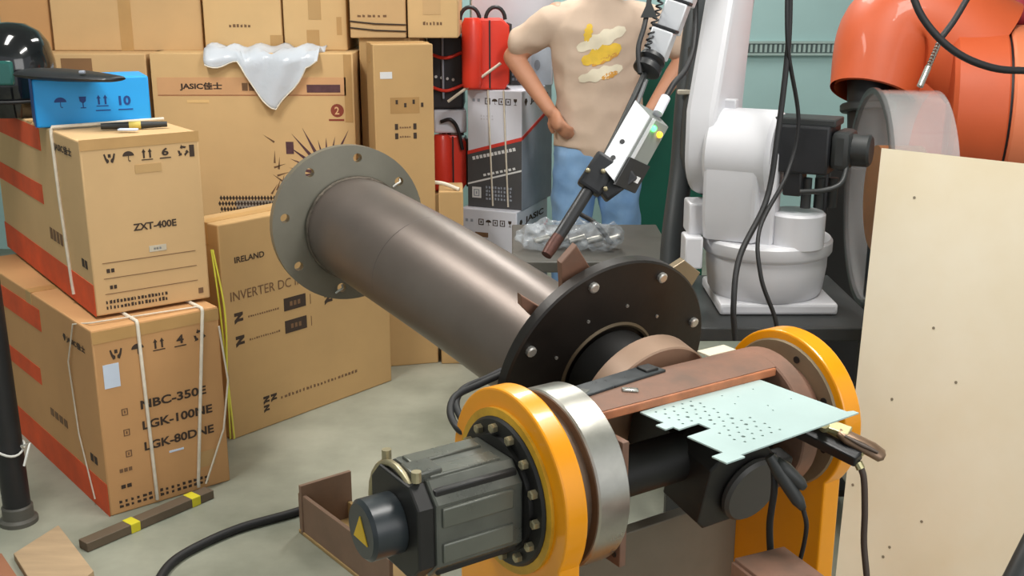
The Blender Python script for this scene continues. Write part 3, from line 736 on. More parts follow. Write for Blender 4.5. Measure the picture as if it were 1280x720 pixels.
# dark flat strips and a tool lying on the beam
tl = thing('flat_file', 'dark grey flat steel strip lying on the rusty cross beam', 'tool', T(.25, .02, .139))
mb = MB(); mb.box((0, 0, 0), (.20, .045, .006), frame(T(.25, .02, .1395), ax + bx * .12, zx), .002); mb.build('blade', mat('blue_steel', (70, 74, 76), .3, metal=.5, var=.2, scale=30), tl)
mb = MB(); mb.box((0, 0, 0), (.03, .03, .01), frame(T(.325, .03, .142), ax, zx), .003); mb.build('dark_end', BLK, tl)
mb = MB(); mb.box((0, 0, 0), (.035, .02, .006), frame(T(.155, .0, .14), ax + bx * .5, zx), .002); mb.build('tip', MOTG, tl)
mb = MB(); mb.box((0, 0, 0), (.03, .011, .007), frame(T(.24, -.026, .137), ax - bx * .5, zx - bx * .2), .003); tag(mb.build('metal_chip', STEEL), 'small bright metal chip on the rusty cross beam', 'metal scrap')
# side bracket below the beam
mb = MB(); mb.box2((-.115, -.14, 0), (.02, .09, .014), .002, frame(T(.155), bx, ax)); sb = mb.build('side_bracket', RUST, pos)
for p, h in ((-.10, .06), (-.10, -.06), (-.10, -.12)): MB().cyl(T(.1552, p, h), T(.1535, p, h), .006, seg=8).build('bolt_hole', BLK, sb)
mb = MB(); mb.cyl(T(.14, -.02, -.02), T(.58, -.02, -.02), .045, seg=28); mb.build('torque_tube', BLK, pos)
# rotary drive: drum, black faceplate
E_ = math.radians(14); nx = (bx * math.cos(E_) + zx * math.sin(E_)).normalized(); wx = (zx * math.cos(E_) - bx * math.sin(E_)).normalized()
PC = Vector((.197, 2.19, .708))
mb = MB(); mb.cyl(PC - nx * .155, PC - nx * .10, .145, seg=56, bev=.003); dr = mb.build('drive_drum', mat('drum_tan_brown', (150, 124, 104), .5, metal=.2, var=.12, scale=7), pos)
mb = MB(); mb.cyl(PC - nx * .10, PC - nx * .002, .10, seg=48); mb.build('bearing', BLK, pos)
mb = MB(); mb.lathe([(.0, .010), (.11, .010), (.115, 0), (.251, 0), (.255, .004), (.255, .026), (.251, .03), (0, .03)], PC, nx, 72); fp = mb.build('faceplate', BLKPL, pos)
mb = MB(); mb.lathe([(.108, -.001), (.113, -.004), (.118, -.001), (.118, .002), (.108, .002)], PC, nx, 56); mb.build('faceplate_ring', mat('worn_edge', (96, 84, 66), .45, metal=.5, var=.2), fp)
b2 = MB(); b2.lathe([(0, 0), (.011, 0), (.011, .007), (.008, .009), (0, .009)], (0, 0, 0), (0, 0, 1), 10); b2m = shared(b2, 'bolt', mat('bright_bolt', (190, 188, 182), .35, metal=.7, var=.1), 30)
b3 = MB(); b3.lathe([(0, 0), (.0035, 0), (.0035, .003), (0, .003)], (0, 0, 0), (0, 0, 1), 8); b3m = shared(b3, 'rivet', MATS['bright_bolt'], 30)
for i in range(8):
    a = i * PI / 4 + .36; q = PC + ax * .228 * math.cos(a) + wx * .228 * math.sin(a); inst('bolt', b2m, fp, frame(q, ax, -nx))
for i in range(10):
    a = i * PI / 5 + .2; q = PC + ax * .155 * math.cos(a) + wx * .155 * math.sin(a); inst('rivet', b3m, fp, frame(q, ax, -nx))
for a, r, zf, mt in ((112, .262, 1.3, RUST), (139, .25, .5, RUST), (38, .262, 2.0, TANST), (215, .255, 1.0, RUST)):
    a = math.radians(a); u = ax * math.cos(a) + wx * math.sin(a); q = PC + nx * .045 + u * r
    mb = MB(); mb.prism([(-.03 * zf, -.05), (.03 * zf, -.05), (.022 * zf, .02), (-.01 * zf, .04)], .016, frame(q, u.cross(nx), nx), bev=.002); mb.build('clamp_plate', mt, fp, smooth=20)
# rotary servo motor hanging toward the front
mb = MB(); mb.prism(oct_(.13, .02), .15, frame(PC - nx * .165, ax, -nx), bev=.004); sm2 = mb.build('servo_gearbox', BLK, pos, smooth=20)
mb = MB(); mb.prism(oct_(.155, .02), .10, frame(PC - nx * .30 - wx * .01, ax, -nx), bev=.004); mb.build('servo_motor', BLK, pos, smooth=20)
q = PC - nx * .40 + ax * .03 - wx * .015
mb = MB(); mb.cyl(q, q - nx * .02, .066, seg=36, bev=.006); ec = mb.build('servo_end_cap', mat('dark_grey_cap', (62, 60, 58), .5, var=.1), pos)
mb = MB(); mb.box((0, 0, 0), (.05, .04, .05), frame(q + ax * .06 + wx * .03, ax, wx), .006); mb.build('connector', BLK, ec)
for i, (off, ln) in enumerate(((Vector((.0, 0, 0)), .14), (Vector((.03, .02, 0)), .13))):
    s0 = at_d(962 + i * 8, 570 + i * 6, 1.84); s1 = at_d(1004 + i * 2, 636 - i * 26, 1.84)
    mb = MB(); mb.tube([s0, s0.lerp(s1, .3), s0.lerp(s1, .85), s1], [.009, .013, .011, .006], 10); mb.build('cable_plug', DSTEEL, ec)
mb = MB(); mb.tube(spline([at_d(1004, 636, 1.84), at_d(1008, 660, 1.85), at_d(1000, 700, 1.9), at_d(985, 740, 1.95)], 8), .004, 8); mb.build('cable', RUBBER, ec)
mb = MB(); mb.tube(spline([at_d(966, 566, 1.86), at_d(968, 610, 1.86), at_d(962, 660, 1.9), at_d(966, 730, 1.95)], 8), .006, 8); mb.build('cable', RUBBER, ec)
# black supply cables looping left behind the left post
mb = MB(); mb.tube(spline([at_d(640, 462, 2.3), at_d(600, 480, 2.2), at_d(570, 495, 2.1), at_d(563, 515, 2.05), at_d(572, 535, 2.0), at_d(590, 545, 1.98)], 8), .007, 8); mb.build('supply_cable', RUBBER, pos)
mb = MB(); mb.tube(spline([at_d(650, 452, 2.32), at_d(610, 472, 2.25), at_d(580, 486, 2.15), at_d(570, 505, 2.08), at_d(580, 530, 2.0)], 8), .007, 8); mb.build('supply_cable', RUBBER, pos)

# rusty channel in front of the right post
p0 = at_d(948, 722, 1.83); p1 = at_d(1040, 758, 1.66)
rc = thing('steel_channel', 'short rusty steel channel sticking up in front of the right yellow post', 'steel offcut', (p0.x, p0.y, 0))
d_ = (p1 - p0); d_.z = 0; M = frame((p0 + p1) / 2 + Vector((0, 0, -.01)), d_, (0, 0, 1))
mb = MB(); mb.box((0, .03, 0), (.26, .1, .012), M, .002); mb.build('web', RUST, rc)
mb = MB(); mb.box((0, .08, -.03), (.26, .012, .06), M, .002); mb.build('flange', RUST, rc)
mb = MB(); mb.box((0, -.02, -.03), (.26, .012, .06), M, .002); mb.build('flange', RUST, rc)
mb = MB(); c_ = M @ Vector((0, .03, 0)); mb.box2((c_.x - .03, c_.y - .03, 0), (c_.x + .03, c_.y + .03, c_.z - .005), .003); mb.build('leg', RUST, rc)

# ------------------------------------------------------------------ elbow pipe workpiece
PIPE = mat('pipe_steel', (122, 112, 106), 0.40, metal=0.6, var=0, scale=2.2, col2=(104, 94, 88), bump=0.02, bscale=30, rvar=.05)
FLG = mat('flange_steel', (128, 125, 113), 0.38, metal=0.5, var=0.1, scale=5)
WELDM = mat('weld_bead', (92, 84, 74), 0.5, metal=0.5, var=0.3, scale=40, bump=.4, bscale=80)
AC = at_d(433, 277, 3.08)
dA = Vector((-.44, .895, -.01)).normalized()
pw = thing('flanged_pipe', 'large grey steel pipe with a bolt-hole flange, mounted on the black faceplate', 'pipe', (PC + nx * .031))
SHF = Vector((-.022, 0, -.036)); B0 = PC + nx * .05 + SHF
AP = AC + Vector((.020, 0, -.014))
Lh = (AC - B0).length
tB = (nx * .5 + (AP - B0).normalized() * .5).normalized()
def herm(t):
    h1 = 2 * t ** 3 - 3 * t * t + 1; h2 = t ** 3 - 2 * t * t + t; h3 = -2 * t ** 3 + 3 * t * t; h4 = t ** 3 - t * t
    return B0 * h1 + tB * Lh * h2 + AP * h3 + dA * Lh * h4
mb = MB(); RP = .139
ptsP = [herm(i / 40) for i in range(41)]
mb.tube(ptsP, RP, 64, cap=False); mb.tube(ptsP[::-1], RP - .008, 64, cap=False); tb = mb.build('tube', PIPE, pw, smooth=60)
mb = MB()
for r_ in range(1):
    M = frame(AC - dA * .028, zx, dA)
    mb.prism(circ(.213, 72), .028, M, holes=[circ(RP - .03, 48)] + [circ(.0125, 14, .18 * math.cos(i * PI / 4 + .17), .18 * math.sin(i * PI / 4 + .17)) for i in range(8)])
flo = mb.build('end_flange', FLG, pw, smooth=20)
fr = frame(AP - dA * .030, zx, dA)
mb = MB(); mb.tube([fr @ Vector((RP * math.cos(a), RP * math.sin(a), 0)) for a in [i * 2 * PI / 64 for i in range(65)]], .006, 8, cap=False); mb.build('weld_bead', WELDM, pw)
mb = MB(); mb.lathe([(RP, 0), (.205, 0), (.208, .004), (.208, .022), (RP, .024)], PC + nx * .031 + SHF, nx, 72); mb.build('root_flange', RUSTD, pw)
fr2 = frame(PC + nx * .058 + SHF, zx, nx)
mb = MB(); mb.tube([fr2 @ Vector((RP * math.cos(a), RP * math.sin(a), 0)) for a in [i * 2 * PI / 64 for i in range(65)]], .007, 8, cap=False); mb.build('weld_bead', WELDM, pw)
# mitre weld seam half way along the tube
ts = .60; cS = herm(ts); tS = (herm(ts + .01) - herm(ts - .01)).normalized(); frs = frame(cS, zx, (tS + Vector((.12, 0, .1))).normalized())
mb = MB(); mb.tube([frs @ Vector(((RP + .0) * math.cos(a), (RP + .0) * math.sin(a), 0)) for a in [i * 2 * PI / 64 for i in range(65)]], .0012, 6, cap=False); mb.build('seam', mat('seam_dark', (98, 90, 85), .5, metal=.3, var=.1), pw)
# bits of white wire and plugs in the bolt holes
for i, k_ in enumerate((1, 2, 3, 4, 0)):
    a = k_ * PI / 4 + .17; M = frame(AC - dA * .031, zx, dA); q = M @ Vector((.18 * math.cos(a), .18 * math.sin(a), 0)); 
holes_c = [frame(AC - dA * .030, zx, dA) @ Vector((.18 * math.cos(i * PI / 4 + .17), .18 * math.sin(i * PI / 4 + .17), 0)) for i in range(8)]
WIRE = mat('white_wire', (214, 214, 208), .5, var=0)
for i in (1, 2, 3, 4):
    q = holes_c[i]
    mb = MB(); mb.tube(spline([q + dA * .01 + Vector((.004, 0, .006)), q + Vector((.002, -.004, .0)), q + Vector((-.006, -.012, -.004)), q + Vector((-.016, -.012, -.012))], 5), .0028, 6); mb.build('wire_tie', WIRE, flo)

# ------------------------------------------------------------------ perforated sheet and ground clamp
SHEET = mat('pale_sheet_metal', (182, 204, 202), 0.4, metal=0.15, var=0.05, scale=5)
zs = .778
s00 = at_z(800, 515, zs); s10 = at_z(950, 472, zs); s11 = at_z(1050, 522, zs); s01 = at_z(895, 580, zs)
e1 = ((s10 - s00) + (s11 - s01)).normalized(); e2 = Vector((e1.y, -e1.x, 0))
Ls = ((s10 - s00).length + (s11 - s01).length) / 2; Ls *= .955; Ws = ((s01 - s00).length + (s11 - s10).length) / 2
Ms = frame(s00, e1, (0, 0, -1))      # x along the long edge, y toward the camera
sh = [(0, 0), (Ls, 0), (Ls, Ws * .93), (Ls + .012, Ws * .95), (Ls + .012, Ws), (Ls * .02, Ws), (Ls * .02, Ws * 1.04), (-.035, Ws * 1.04), (-.035, Ws * .90), (-.01, Ws * .90), (-.01, Ws * .55), (.045, Ws * .55), (.045, Ws * .42), (.0, Ws * .42), (.0, Ws * .36), (-.018, Ws * .36), (-.018, Ws * .26), (0, Ws * .26)]
hl = []
for i in range(5):
    for j in range(12):
        x = .022 + i * .021 + (j % 2) * .007 + (j > 6) * .02; y = .016 + j * Ws * .072
        if Ws * .38 < y < Ws * .6 and x < .06: continue
        hl.append(circ(.0028 + (.0012 if (i * j) % 7 == 3 else 0), 6, x, y))
for x, y in ((.17, .03), (.19, .05), (.16, .07), (.24, .04), (Ls - .03, Ws * .5), (.2, .11), (.19, .13)): hl.append(circ(.002, 6, x, y))
mb = MB(); mb.prism(sh, .0025, Ms, holes=hl); o = mb.build('perforated_sheet', SHEET, smooth=0)
tag(o, 'pale perforated sheet metal plate with notched end, held by the ground clamp', 'metal sheet')
gc = thing('ground_clamp', 'spring ground clamp with black and bronze handles gripping the perforated sheet', 'clamp', at_d(1010, 535, 2.02))
BRZ = mat('bronze_handle', (128, 104, 84), .35, metal=.5, var=.2, scale=20); BRS = mat('brass_jaw', (176, 170, 130), .35, metal=.6, var=.15, scale=20)
def bar(pa, pb, w, h, m, name, par, bev=.004):
    d_ = pb - pa; M = frame((pa + pb) / 2, d_, (0, -.3, 1)); mb = MB(); mb.box((0, 0, 0), (d_.length, w, h), M, bev); return mb.build(name, m, par)
j0 = at_d(996, 528, 2.03)
bar(j0, at_d(1072, 580, 1.97), .03, .022, BLACK, 'lower_handle', gc)
bar(at_d(1004, 521, 2.03), at_d(1078, 574, 1.98), .022, .010, BRS, 'lower_arm', gc, .002)
bar(at_d(1012, 521, 2.02), at_d(1062, 543, 1.99), .026, .010, BRS, 'upper_arm', gc, .002)
mb = MB(); mb.tube([at_d(1048, 540, 1.99), at_d(1060, 547, 1.985), at_d(1090, 562, 1.97), at_d(1102, 570, 1.965), at_d(1106, 572, 1.963)], [(.010, .006), (.016, .009), (.017, .010), (.015, .009), (.006, .004)], 14, up=(.3, 1, .5)); uh = mb.build('upper_handle', BRZ, gc)
mb = MB(); mb.tube([at_d(1056, 545, 1.978), at_d(1080, 557, 1.963), at_d(1098, 566, 1.953)], [(.003, .002), (.006, .003), (.003, .002)], 8, up=(.3, 1, .5)); mb.build('handle_groove', mat('groove_dark', (70, 56, 46), .5), uh)
q = at_d(1030, 535, 2.0); MB().cyl(q, q + Vector((-.004, -.014, .014)), .009, seg=12).build('pivot_bolt', BRS, gc)
bar(at_d(985, 526, 2.04), at_d(1010, 528, 2.02), .028, .010, BRS, 'jaw', gc, .002)
MB().cyl(at_d(1072, 578, 1.97), at_d(1076, 586, 1.968), .008, seg=10).build('cable_lug', BRS, gc)
mb = MB(); mb.tube(spline([at_d(1076, 584, 1.968), at_d(1080, 600, 1.97), at_d(1081, 640, 1.98), at_d(1080, 680, 1.99), at_d(1084, 730, 2.0), at_d(1086, 800, 2.05)], 10), .006, 8); mb.build('cable', mat('brown_cable', (76, 62, 54), .5), gc)

# ------------------------------------------------------------------ person with hands on hips
def fuse(mb, name, m, parent, voxel, smooth_it=6, world=True, crumple=None):
    me = mb.mesh(name + '_raw', WORLD[parent.name].inverted() if (parent is not None and world) else None)
    o = bpy.data.objects.new('tmp', me); COL.objects.link(o)
    r = o.modifiers.new('r', 'REMESH'); r.mode = 'VOXEL'; r.voxel_size = voxel
    if crumple:
        tx = bpy.data.textures.new('crumple', 'VORONOI'); tx.noise_scale = crumple[1]
        dp = o.modifiers.new('d', 'DISPLACE'); dp.texture = tx; dp.strength = crumple[0]; dp.texture_coords = 'GLOBAL'
    s = o.modifiers.new('s', 'SMOOTH'); s.factor = .5; s.iterations = smooth_it
    dg = bpy.context.evaluated_depsgraph_get()
    out = bpy.data.meshes.new_from_object(o.evaluated_get(dg)); out.name = name
    bpy.data.objects.remove(o); bpy.data.meshes.remove(me)
    return link(name, out, m, parent, 80)
def limb(mb, pts, rad, seg=16, n=6, up=None):
    P = spline(pts, n); R = []
    for i in range(len(P)):
        t = i / (len(P) - 1) * (len(rad) - 1); k = min(int(t), len(rad) - 2); f = t - k
        g = lambda q: q if isinstance(q, (tuple, list)) else (q, q)
        a, b = g(rad[k]), g(rad[k + 1]); R.append((a[0] + (b[0] - a[0]) * f, a[1] + (b[1] - a[1]) * f))
    mb.tube(P, R, seg, up=up)
    for p, r in ((P[0], R[0]), (P[-1], R[-1])): mb.ell(p, (min(r), min(r), min(r)), u=12, v=8)
SKIN = mat('skin', (198, 142, 112), .55, var=.06, scale=12); SHIRT = mat('beige_cotton', (205, 182, 162), .9, var=.05, scale=8, bump=.35, bscale=7)
JEAN = mat('light_blue_denim', (142, 180, 220), .85, var=0, scale=7, col2=(110, 152, 202), bump=.35, bscale=9); HAIR = mat('black_hair', (24, 20, 18), .5, var=.2, scale=40)
X, Yp = .345, 4.53
pe = thing('person', 'person in a beige printed t-shirt and light blue jeans, hands on hips', 'person', (X, Yp, 0))
b = MB()
limb(b, [(X, Yp, .86), (X, Yp, 1.0), (X, Yp, 1.2), (X, Yp, 1.36)], [(.15, .095), (.14, .09), (.16, .095), (.14, .08)], 20, up=(1, 0, 0))
limb(b, [(X, Yp + .01, 1.34), (X, Yp, 1.45), (X, Yp - .012, 1.53)], [.062, .056, .056])
# head
hz = 1.62
b.ell((X, Yp - .02, hz + .02), (.074, .092, .105)); b.ell((X, Yp - .045, hz - .055), (.056, .062, .062)); b.ell((X, Yp - .10, hz - .10), (.024, .018, .018))
b.tube([(X, Yp - .108, hz + .02), (X, Yp - .122, hz - .015), (X, Yp - .112, hz - .03)], [.008, .014, .012], 10)
for s in (-1, 1):
    b.ell((X + s * .077, Yp - .015, hz), (.012, .022, .032)); b.ell((X + s * .03, Yp - .105, hz + .035), (.026, .010, .008))
b.tube([(X - .022, Yp - .106, hz - .062), (X, Yp - .112, hz - .06), (X + .022, Yp - .106, hz - .062)], .0075, 8)
arms = {}
for s, el, wr in ((-1, Vector((.005, Yp + .04, 1.185)), Vector((.150, Yp - .075, .985))), (1, Vector((.695, Yp + .04, 1.185)), Vector((.55, Yp - .075, .985)))):
    sh_ = Vector((X + s * .165, Yp + .005, 1.345))
    limb(b, [sh_, sh_.lerp(el, .5), el], [.056, .050, .041]); limb(b, [el, el.lerp(wr, .35), wr], [.041, .039, .027])
    d_ = (wr - el).normalized(); inn = Vector((-s, 0, 0))
    # palm lies against the waist; four fingers point inward/down over the hip, thumb goes to the back
    pc = wr + d_ * .045
    b.ell((0, 0, 0), (.050, .034, .018), frame(pc, d_, Vector((s, -.55, .2))))
    side = d_.cross(Vector((s, -.55, .2)).normalized())
    for i, L_ in enumerate((.058, .066, .062, .048)):
        k0 = wr + d_ * .075 + side * ((i - 1.5) * .017) * s
        k1 = k0 + d_ * (L_ * .45) + Vector((-s * .004, .004, 0)); k2 = k1 + (d_ * .6 + Vector((-s * .5, .5, -.15))).normalized() * L_ * .38; k3 = k2 + Vector((-s * .5, .75, -.25)).normalized() * L_ * .30
        b.tube(spline([k0 - d_ * .02, k0, k1, k2, k3], 4), .0088, 8); b.ell(k3, (.0085, .0085, .0085), u=8, v=6)
    t0 = wr + d_ * .022 - side * s * .022; t1 = t0 + (d_ * .6 - side * s * .9).normalized() * .032; t2 = t1 + (d_ * .9 - side * s * .2 + Vector((0, .3, 0))).normalized() * .028
    b.tube(spline([t0 - d_ * .01, t0, t1, t2], 4), .0105, 8); b.ell(t2, (.0095, .0095, .0095), u=8, v=6)
for s in (-1, 1):
    hp = Vector((X + s * .085, Yp, .86))
    limb(b, [hp, (X + s * .10, Yp - .01, .48), (X + s * .115, Yp + .01, .10)], [.075, .052, .038])
body = fuse(b, 'body', SKIN, pe, .0062, 3)
b = MB()   # t-shirt
limb(b, [(X, Yp, .835), (X, Yp, .93), (X, Yp, 1.05), (X, Yp, 1.2), (X, Yp, 1.30), (X, Yp, 1.372), (X, Yp, 1.405)], [(.182, .128), (.178, .122), (.172, .118), (.188, .126), (.196, .120), (.172, .095), (.085, .075)], 28, up=(1, 0, 0))
for s, e in ((-1, Vector((.040, Yp + .028, 1.245))), (1, Vector((.655, Yp + .028, 1.245)))):
    limb(b, [(X + s * .12, Yp, 1.335), (X + s * .19, Yp + .005, 1.315), tuple(e)], [.072, .072, .066], 18)
    # loose folds from armpit to hem
shirt = fuse(b, 't_shirt', SHIRT, pe, .009, 6, crumple=(.022, .10))
b = MB()   # jeans
limb(b, [(X, Yp, .90), (X, Yp, .84), (X, Yp, .76)], [(.160, .108), (.172, .118), (.172, .118)], 24, up=(1, 0, 0))
for s in (-1, 1):
    limb(b, [(X + s * .085, Yp, .80), (X + s * .095, Yp - .01, .62), (X + s * .11, Yp - .012, .46), (X + s * .118, Yp + .01, .06)], [(.095, .105), (.088, .095), (.072, .078), (.062, .066)], 20, up=(1, 0, 0))
fuse(b, 'jeans', JEAN, pe, .010, 5, crumple=(.022, .09))
mb = MB(); mb.tube([(X - .012, Yp - .124, .82), (X - .005, Yp - .126, .74), (X, Yp - .118, .68)], .003, 6); mb.build('fly_seam', mat('denim_seam', (88, 126, 176), .9), pe)
for s in (-1, 1):
    mb = MB(); cx = X + s * .12
    mb.tube([(cx, Yp + .06, .035), (cx, Yp - .02, .05), (cx, Yp - .10, .038), (cx, Yp - .17, .028)], [(.036, .034), (.042, .046), (.045, .036), (.03, .02)], 14, up=(1, 0, 0)); mb.build('shoe', BLACK, pe)
mb = MB(); mb.ell((X, Yp, hz + .045), (.083, .098, .095)); mb.ell((X, Yp + .035, hz), (.078, .072, .10)); fuse(mb, 'hair', HAIR, pe, .01, 2)
for s in (-1, 1):
    MB().ell((X + s * .030, Yp - .103, hz + .017), (.012, .007, .007)).build('eye', mat('eye_dark', (30, 22, 20), .2), pe)
MB().tube([(X - .02, Yp - .1135, hz - .062), (X, Yp - .1195, hz - .061), (X + .02, Yp - .1135, hz - .062)], .004, 8).build('mouth', mat('lip', (160, 92, 82), .5), pe)
# brush-stroke print wrapped on the chest
bpy.context.view_layer.update()
sv = [WORLD[pe.name] @ v.co for v in shirt.data.vertices]
tree = BVHTree.FromPolygons(sv, [tuple(p.vertices) for p in shirt.data.polygons])
def stroke(pa, pb, w, m, bend=0.0, name='print_stroke'):
    A = at_y(pa[0], pa[1], Yp - .12); B_ = at_y(pb[0], pb[1], Yp - .12); d_ = (B_ - A); nrm = Vector((-d_.z, 0, d_.x)).normalized()
    V = []; F = []; NU, NV = 18, 5
    for i in range(NU + 1):
        u = i / NU; ww = w * (math.sin(PI * (u * .92 + .04)) ** .55) * (1 + .18 * math.sin(u * 23))
        for j in range(NV + 1):
            p = A + d_ * u + nrm * (bend * math.sin(PI * u) + (j / NV - .5) * ww)
            h = tree.ray_cast(Vector((p.x, Yp - 1, p.z)), Vector((0, 1, 0)))
            V.append(h[0] + h[1] * .0022 if h[0] is not None else p)
    for i in range(NU):
        for j in range(NV):
            a = i * (NV + 1) + j; F.append((a, a + 1, a + NV + 2, a + NV + 1))
    mb = MB(); mb.add(V, F); mb.build(name, m, pe, smooth=80)
PY_ = mat('print_yellow', (236, 196, 70), .8, var=.1, scale=20); PW_ = mat('print_cream', (232, 222, 198), .8, var=.06, scale=20); PO_ = mat('print_amber', (214, 156, 72), .8, var=.1, scale=20)
stroke((722, 62), (782, 36), .055, PW_); stroke((733, 52), (738, 30), .030, PY_); stroke((728, 78), (776, 58), .06, PY_); stroke((740, 82), (774, 66), .022, PO_)
stroke((724, 100), (778, 84), .048, PW_); stroke((752, 98), (772, 90), .022, PO_)

# ------------------------------------------------------------------ welding torch with seam sensor
def pepi(mb, o, a, b_, c_):
    V = [o + a * i + b_ * j + c_ * k for i in (0, 1) for j in (0, 1) for k in (0, 1)]
    return mb.add(V, [(0, 1, 3, 2), (4, 6, 7, 5), (0, 4, 5, 1), (2, 3, 7, 6), (0, 2, 6, 4), (1, 5, 7, 3)])
SENSW = mat('sensor_white', (212, 214, 218), .35, metal=.2, var=.04); SENSG = mat('sensor_grey', (128, 132, 128), .4, var=.08)
tt = thing('welding_torch', 'black robotic welding torch with a white seam sensor box, pointing down at the pipe', 'welding torch', at_d(683, 318, 2.52))
mb = MB(); mb.tube([at_d(745, 222, 2.58), at_d(720, 262, 2.56), at_d(697, 298, 2.54)], [.015, .0145, .014], 16); mb.build('nozzle_tube', BLACK, tt)
mb = MB(); mb.tube([at_d(698, 296, 2.54), at_d(690, 308, 2.53), at_d(683, 319, 2.52)], [.0145, .0145, .0125], 16); mb.build('nozzle_tip', mat('scorched_tip', (84, 52, 44), .5, metal=.4, var=.3, scale=40), tt)
mb = MB(); mb.tube(spline([at_d(745, 222, 2.58), at_d(757, 195, 2.6), at_d(781, 146, 2.62), at_d(806, 92, 2.65)], 6), .0075, 12); mb.build('torch_neck', DSTEEL, tt)
mb = MB(); mb.tube([at_d(752, 222, 2.57), at_d(790, 148, 2.61), at_d(808, 100, 2.64)], .005, 10); mb.build('gas_line', mat('line_grey', (96, 98, 100), .4), tt)
k0, k1 = at_d(736, 236, 2.57), at_d(760, 200, 2.59)
mb = MB(); mb.box((0, 0, 0), ((k1 - k0).length * 1.05, .062, .055), frame((k0 + k1) / 2, k1 - k0, (0, -1, .3)), .008); cb_ = mb.build('clamp_block', BLACK, tt)
mb = MB(); q0, q1 = at_d(752, 250, 2.56), at_d(790, 222, 2.57); mb.box((0, 0, 0), ((q1 - q0).length, .045, .05), frame((q0 + q1) / 2 + Vector((0, .02, .01)), q1 - q0, (0, -1, .3)), .006); mb.build('clamp_arm', BLACK, cb_)
for px, py in ((735, 213), (754, 214), (757, 236)): MB().ell(at_d(px, py, 2.545), (.006, .006, .006), u=10, v=6).build('screw', BOLT, cb_)
E0 = at_d(813, 147, 2.585); E1 = at_d(768, 227, 2.535); Wv = at_d(795, 127, 2.62) - E0; Gv = at_d(838, 160, 2.64) - E0
mb = MB(); pepi(mb, E0 + Wv * .0, (E1 - E0), Wv, Gv * .9); se = mb.build('sensor_box', SENSG, tt, smooth=0)
nW = (E1 - E0).cross(Wv).normalized(); nW = -nW if nW.dot(Vector((0, -1, 0))) < 0 else nW
nG = (E1 - E0).cross(Gv).normalized(); nG = -nG if nG.dot(Vector((0, -1, 0))) < 0 else nG
mb = MB(); pepi(mb, E0 + nW * .001, (E1 - E0) * 1.0, Wv, nW * .005); mb.build('cover_plate', SENSW, se, smooth=0)
mb = MB(); pepi(mb, E0 + nG * .001 + Gv * .08, (E1 - E0), Gv * .12, nG * .004); mb.build('edge_trim', SENSW, se, smooth=0)
mb = MB(); pepi(mb, E0 + nG * .001 + (E1 - E0) * .62, (E1 - E0) * .42, Gv * .95, nG * .006); mb.build('dark_end', BLACK, se, smooth=0)
for f in (.55, .8):
    q = E0 + (E1 - E0) * f + Wv * .55; MB().cyl(q + nW * .006, q + nW * .008, .006, seg=10).build('screw', BLACK, se)
for nm, g, f, colr, e in (('green_light', .32, .12, (60, 255, 90), 9.0), ('amber_light', .68, .16, (255, 190, 40), 4.0)):
    q = E0 + (E1 - E0) * f + Gv * g; mb = MB(); mb.ell(q + nG * .003, (.0075, .0075, .0075), u=12, v=8); mb.build(nm, mat(nm, colr, .4, var=0, emit=e), se)
mb = MB(); q = E0 + (E1 - E0) * .82 + Gv * .62; pepi(mb, q + nG * .006, (E1 - E0) * .09, Gv * .2, nG * .002); mb.build('white_sticker', WHITEINK, se, smooth=0)
mb = MB(); mb.cyl(at_d(822, 142, 2.62), at_d(832, 122, 2.64), .012, seg=14); mb.build('cable_gland', WHITEP, se)
mb = MB(); mb.tube(spline([at_d(832, 122, 2.64), at_d(842, 105, 2.66), at_d(858, 85, 2.7), at_d(868, 50, 2.75), at_d(870, -20, 2.8)], 6), .007, 8); mb.build('cable', RUBBER, se)
# torch holder above: black collars, white blocks, spring cable
t0, t1 = at_d(806, 92, 2.65), at_d(862, -18, 2.72); tdv = (t1 - t0).normalized()
mb = MB(); mb.lathe([(.0, 0), (.02, 0), (.034, .008), (.034, .022), (.026, .03), (.034, .038), (.03, .05), (0, .05)], t0, tdv, 28); mb.build('collar', BLACK, tt)
for i, (a_, l_) in enumerate(((.052, .07), (.130, .075), (.215, .08))):
    M = frame(t0 + tdv * (a_ + l_ / 2), tdv, (-.35, -1, .1)); mb = MB(); mb.box((0, 0, 0), (l_, .055, .05), M, .004); mb.build('holder_block', SENSW, tt)
    mb = MB(); mb.box((l_ / 2 + .004, 0, 0), (.008, .06, .045), M, .002); mb.build('spacer', BLACK, tt)
mb = MB(); cl = [at_d(809, 60, 2.64).lerp(at_d(826, 0, 2.68), i / 60) + Vector((.007 * math.cos(i * .9), .007 * math.sin(i * .9), 0)) for i in range(75)]; mb.tube(cl, .0025, 6); mb.build('spring_cable', BLACK, tt)
mb = MB(); mb.tube(spline([at_d(800, 92, 2.63), at_d(798, 60, 2.64), at_d(806, 30, 2.66), at_d(815, -20, 2.7)], 6), .006, 8); mb.build('hose', RUBBER, tt)
mb = MB(); mb.prism([(-.02, 0), (.02, 0), (0, .045)], .004, frame(at_d(811, 22, 2.66), (1, 0, 0), (0, -1, .1))); mb.build('bracket', DSTEEL, tt, smooth=0)

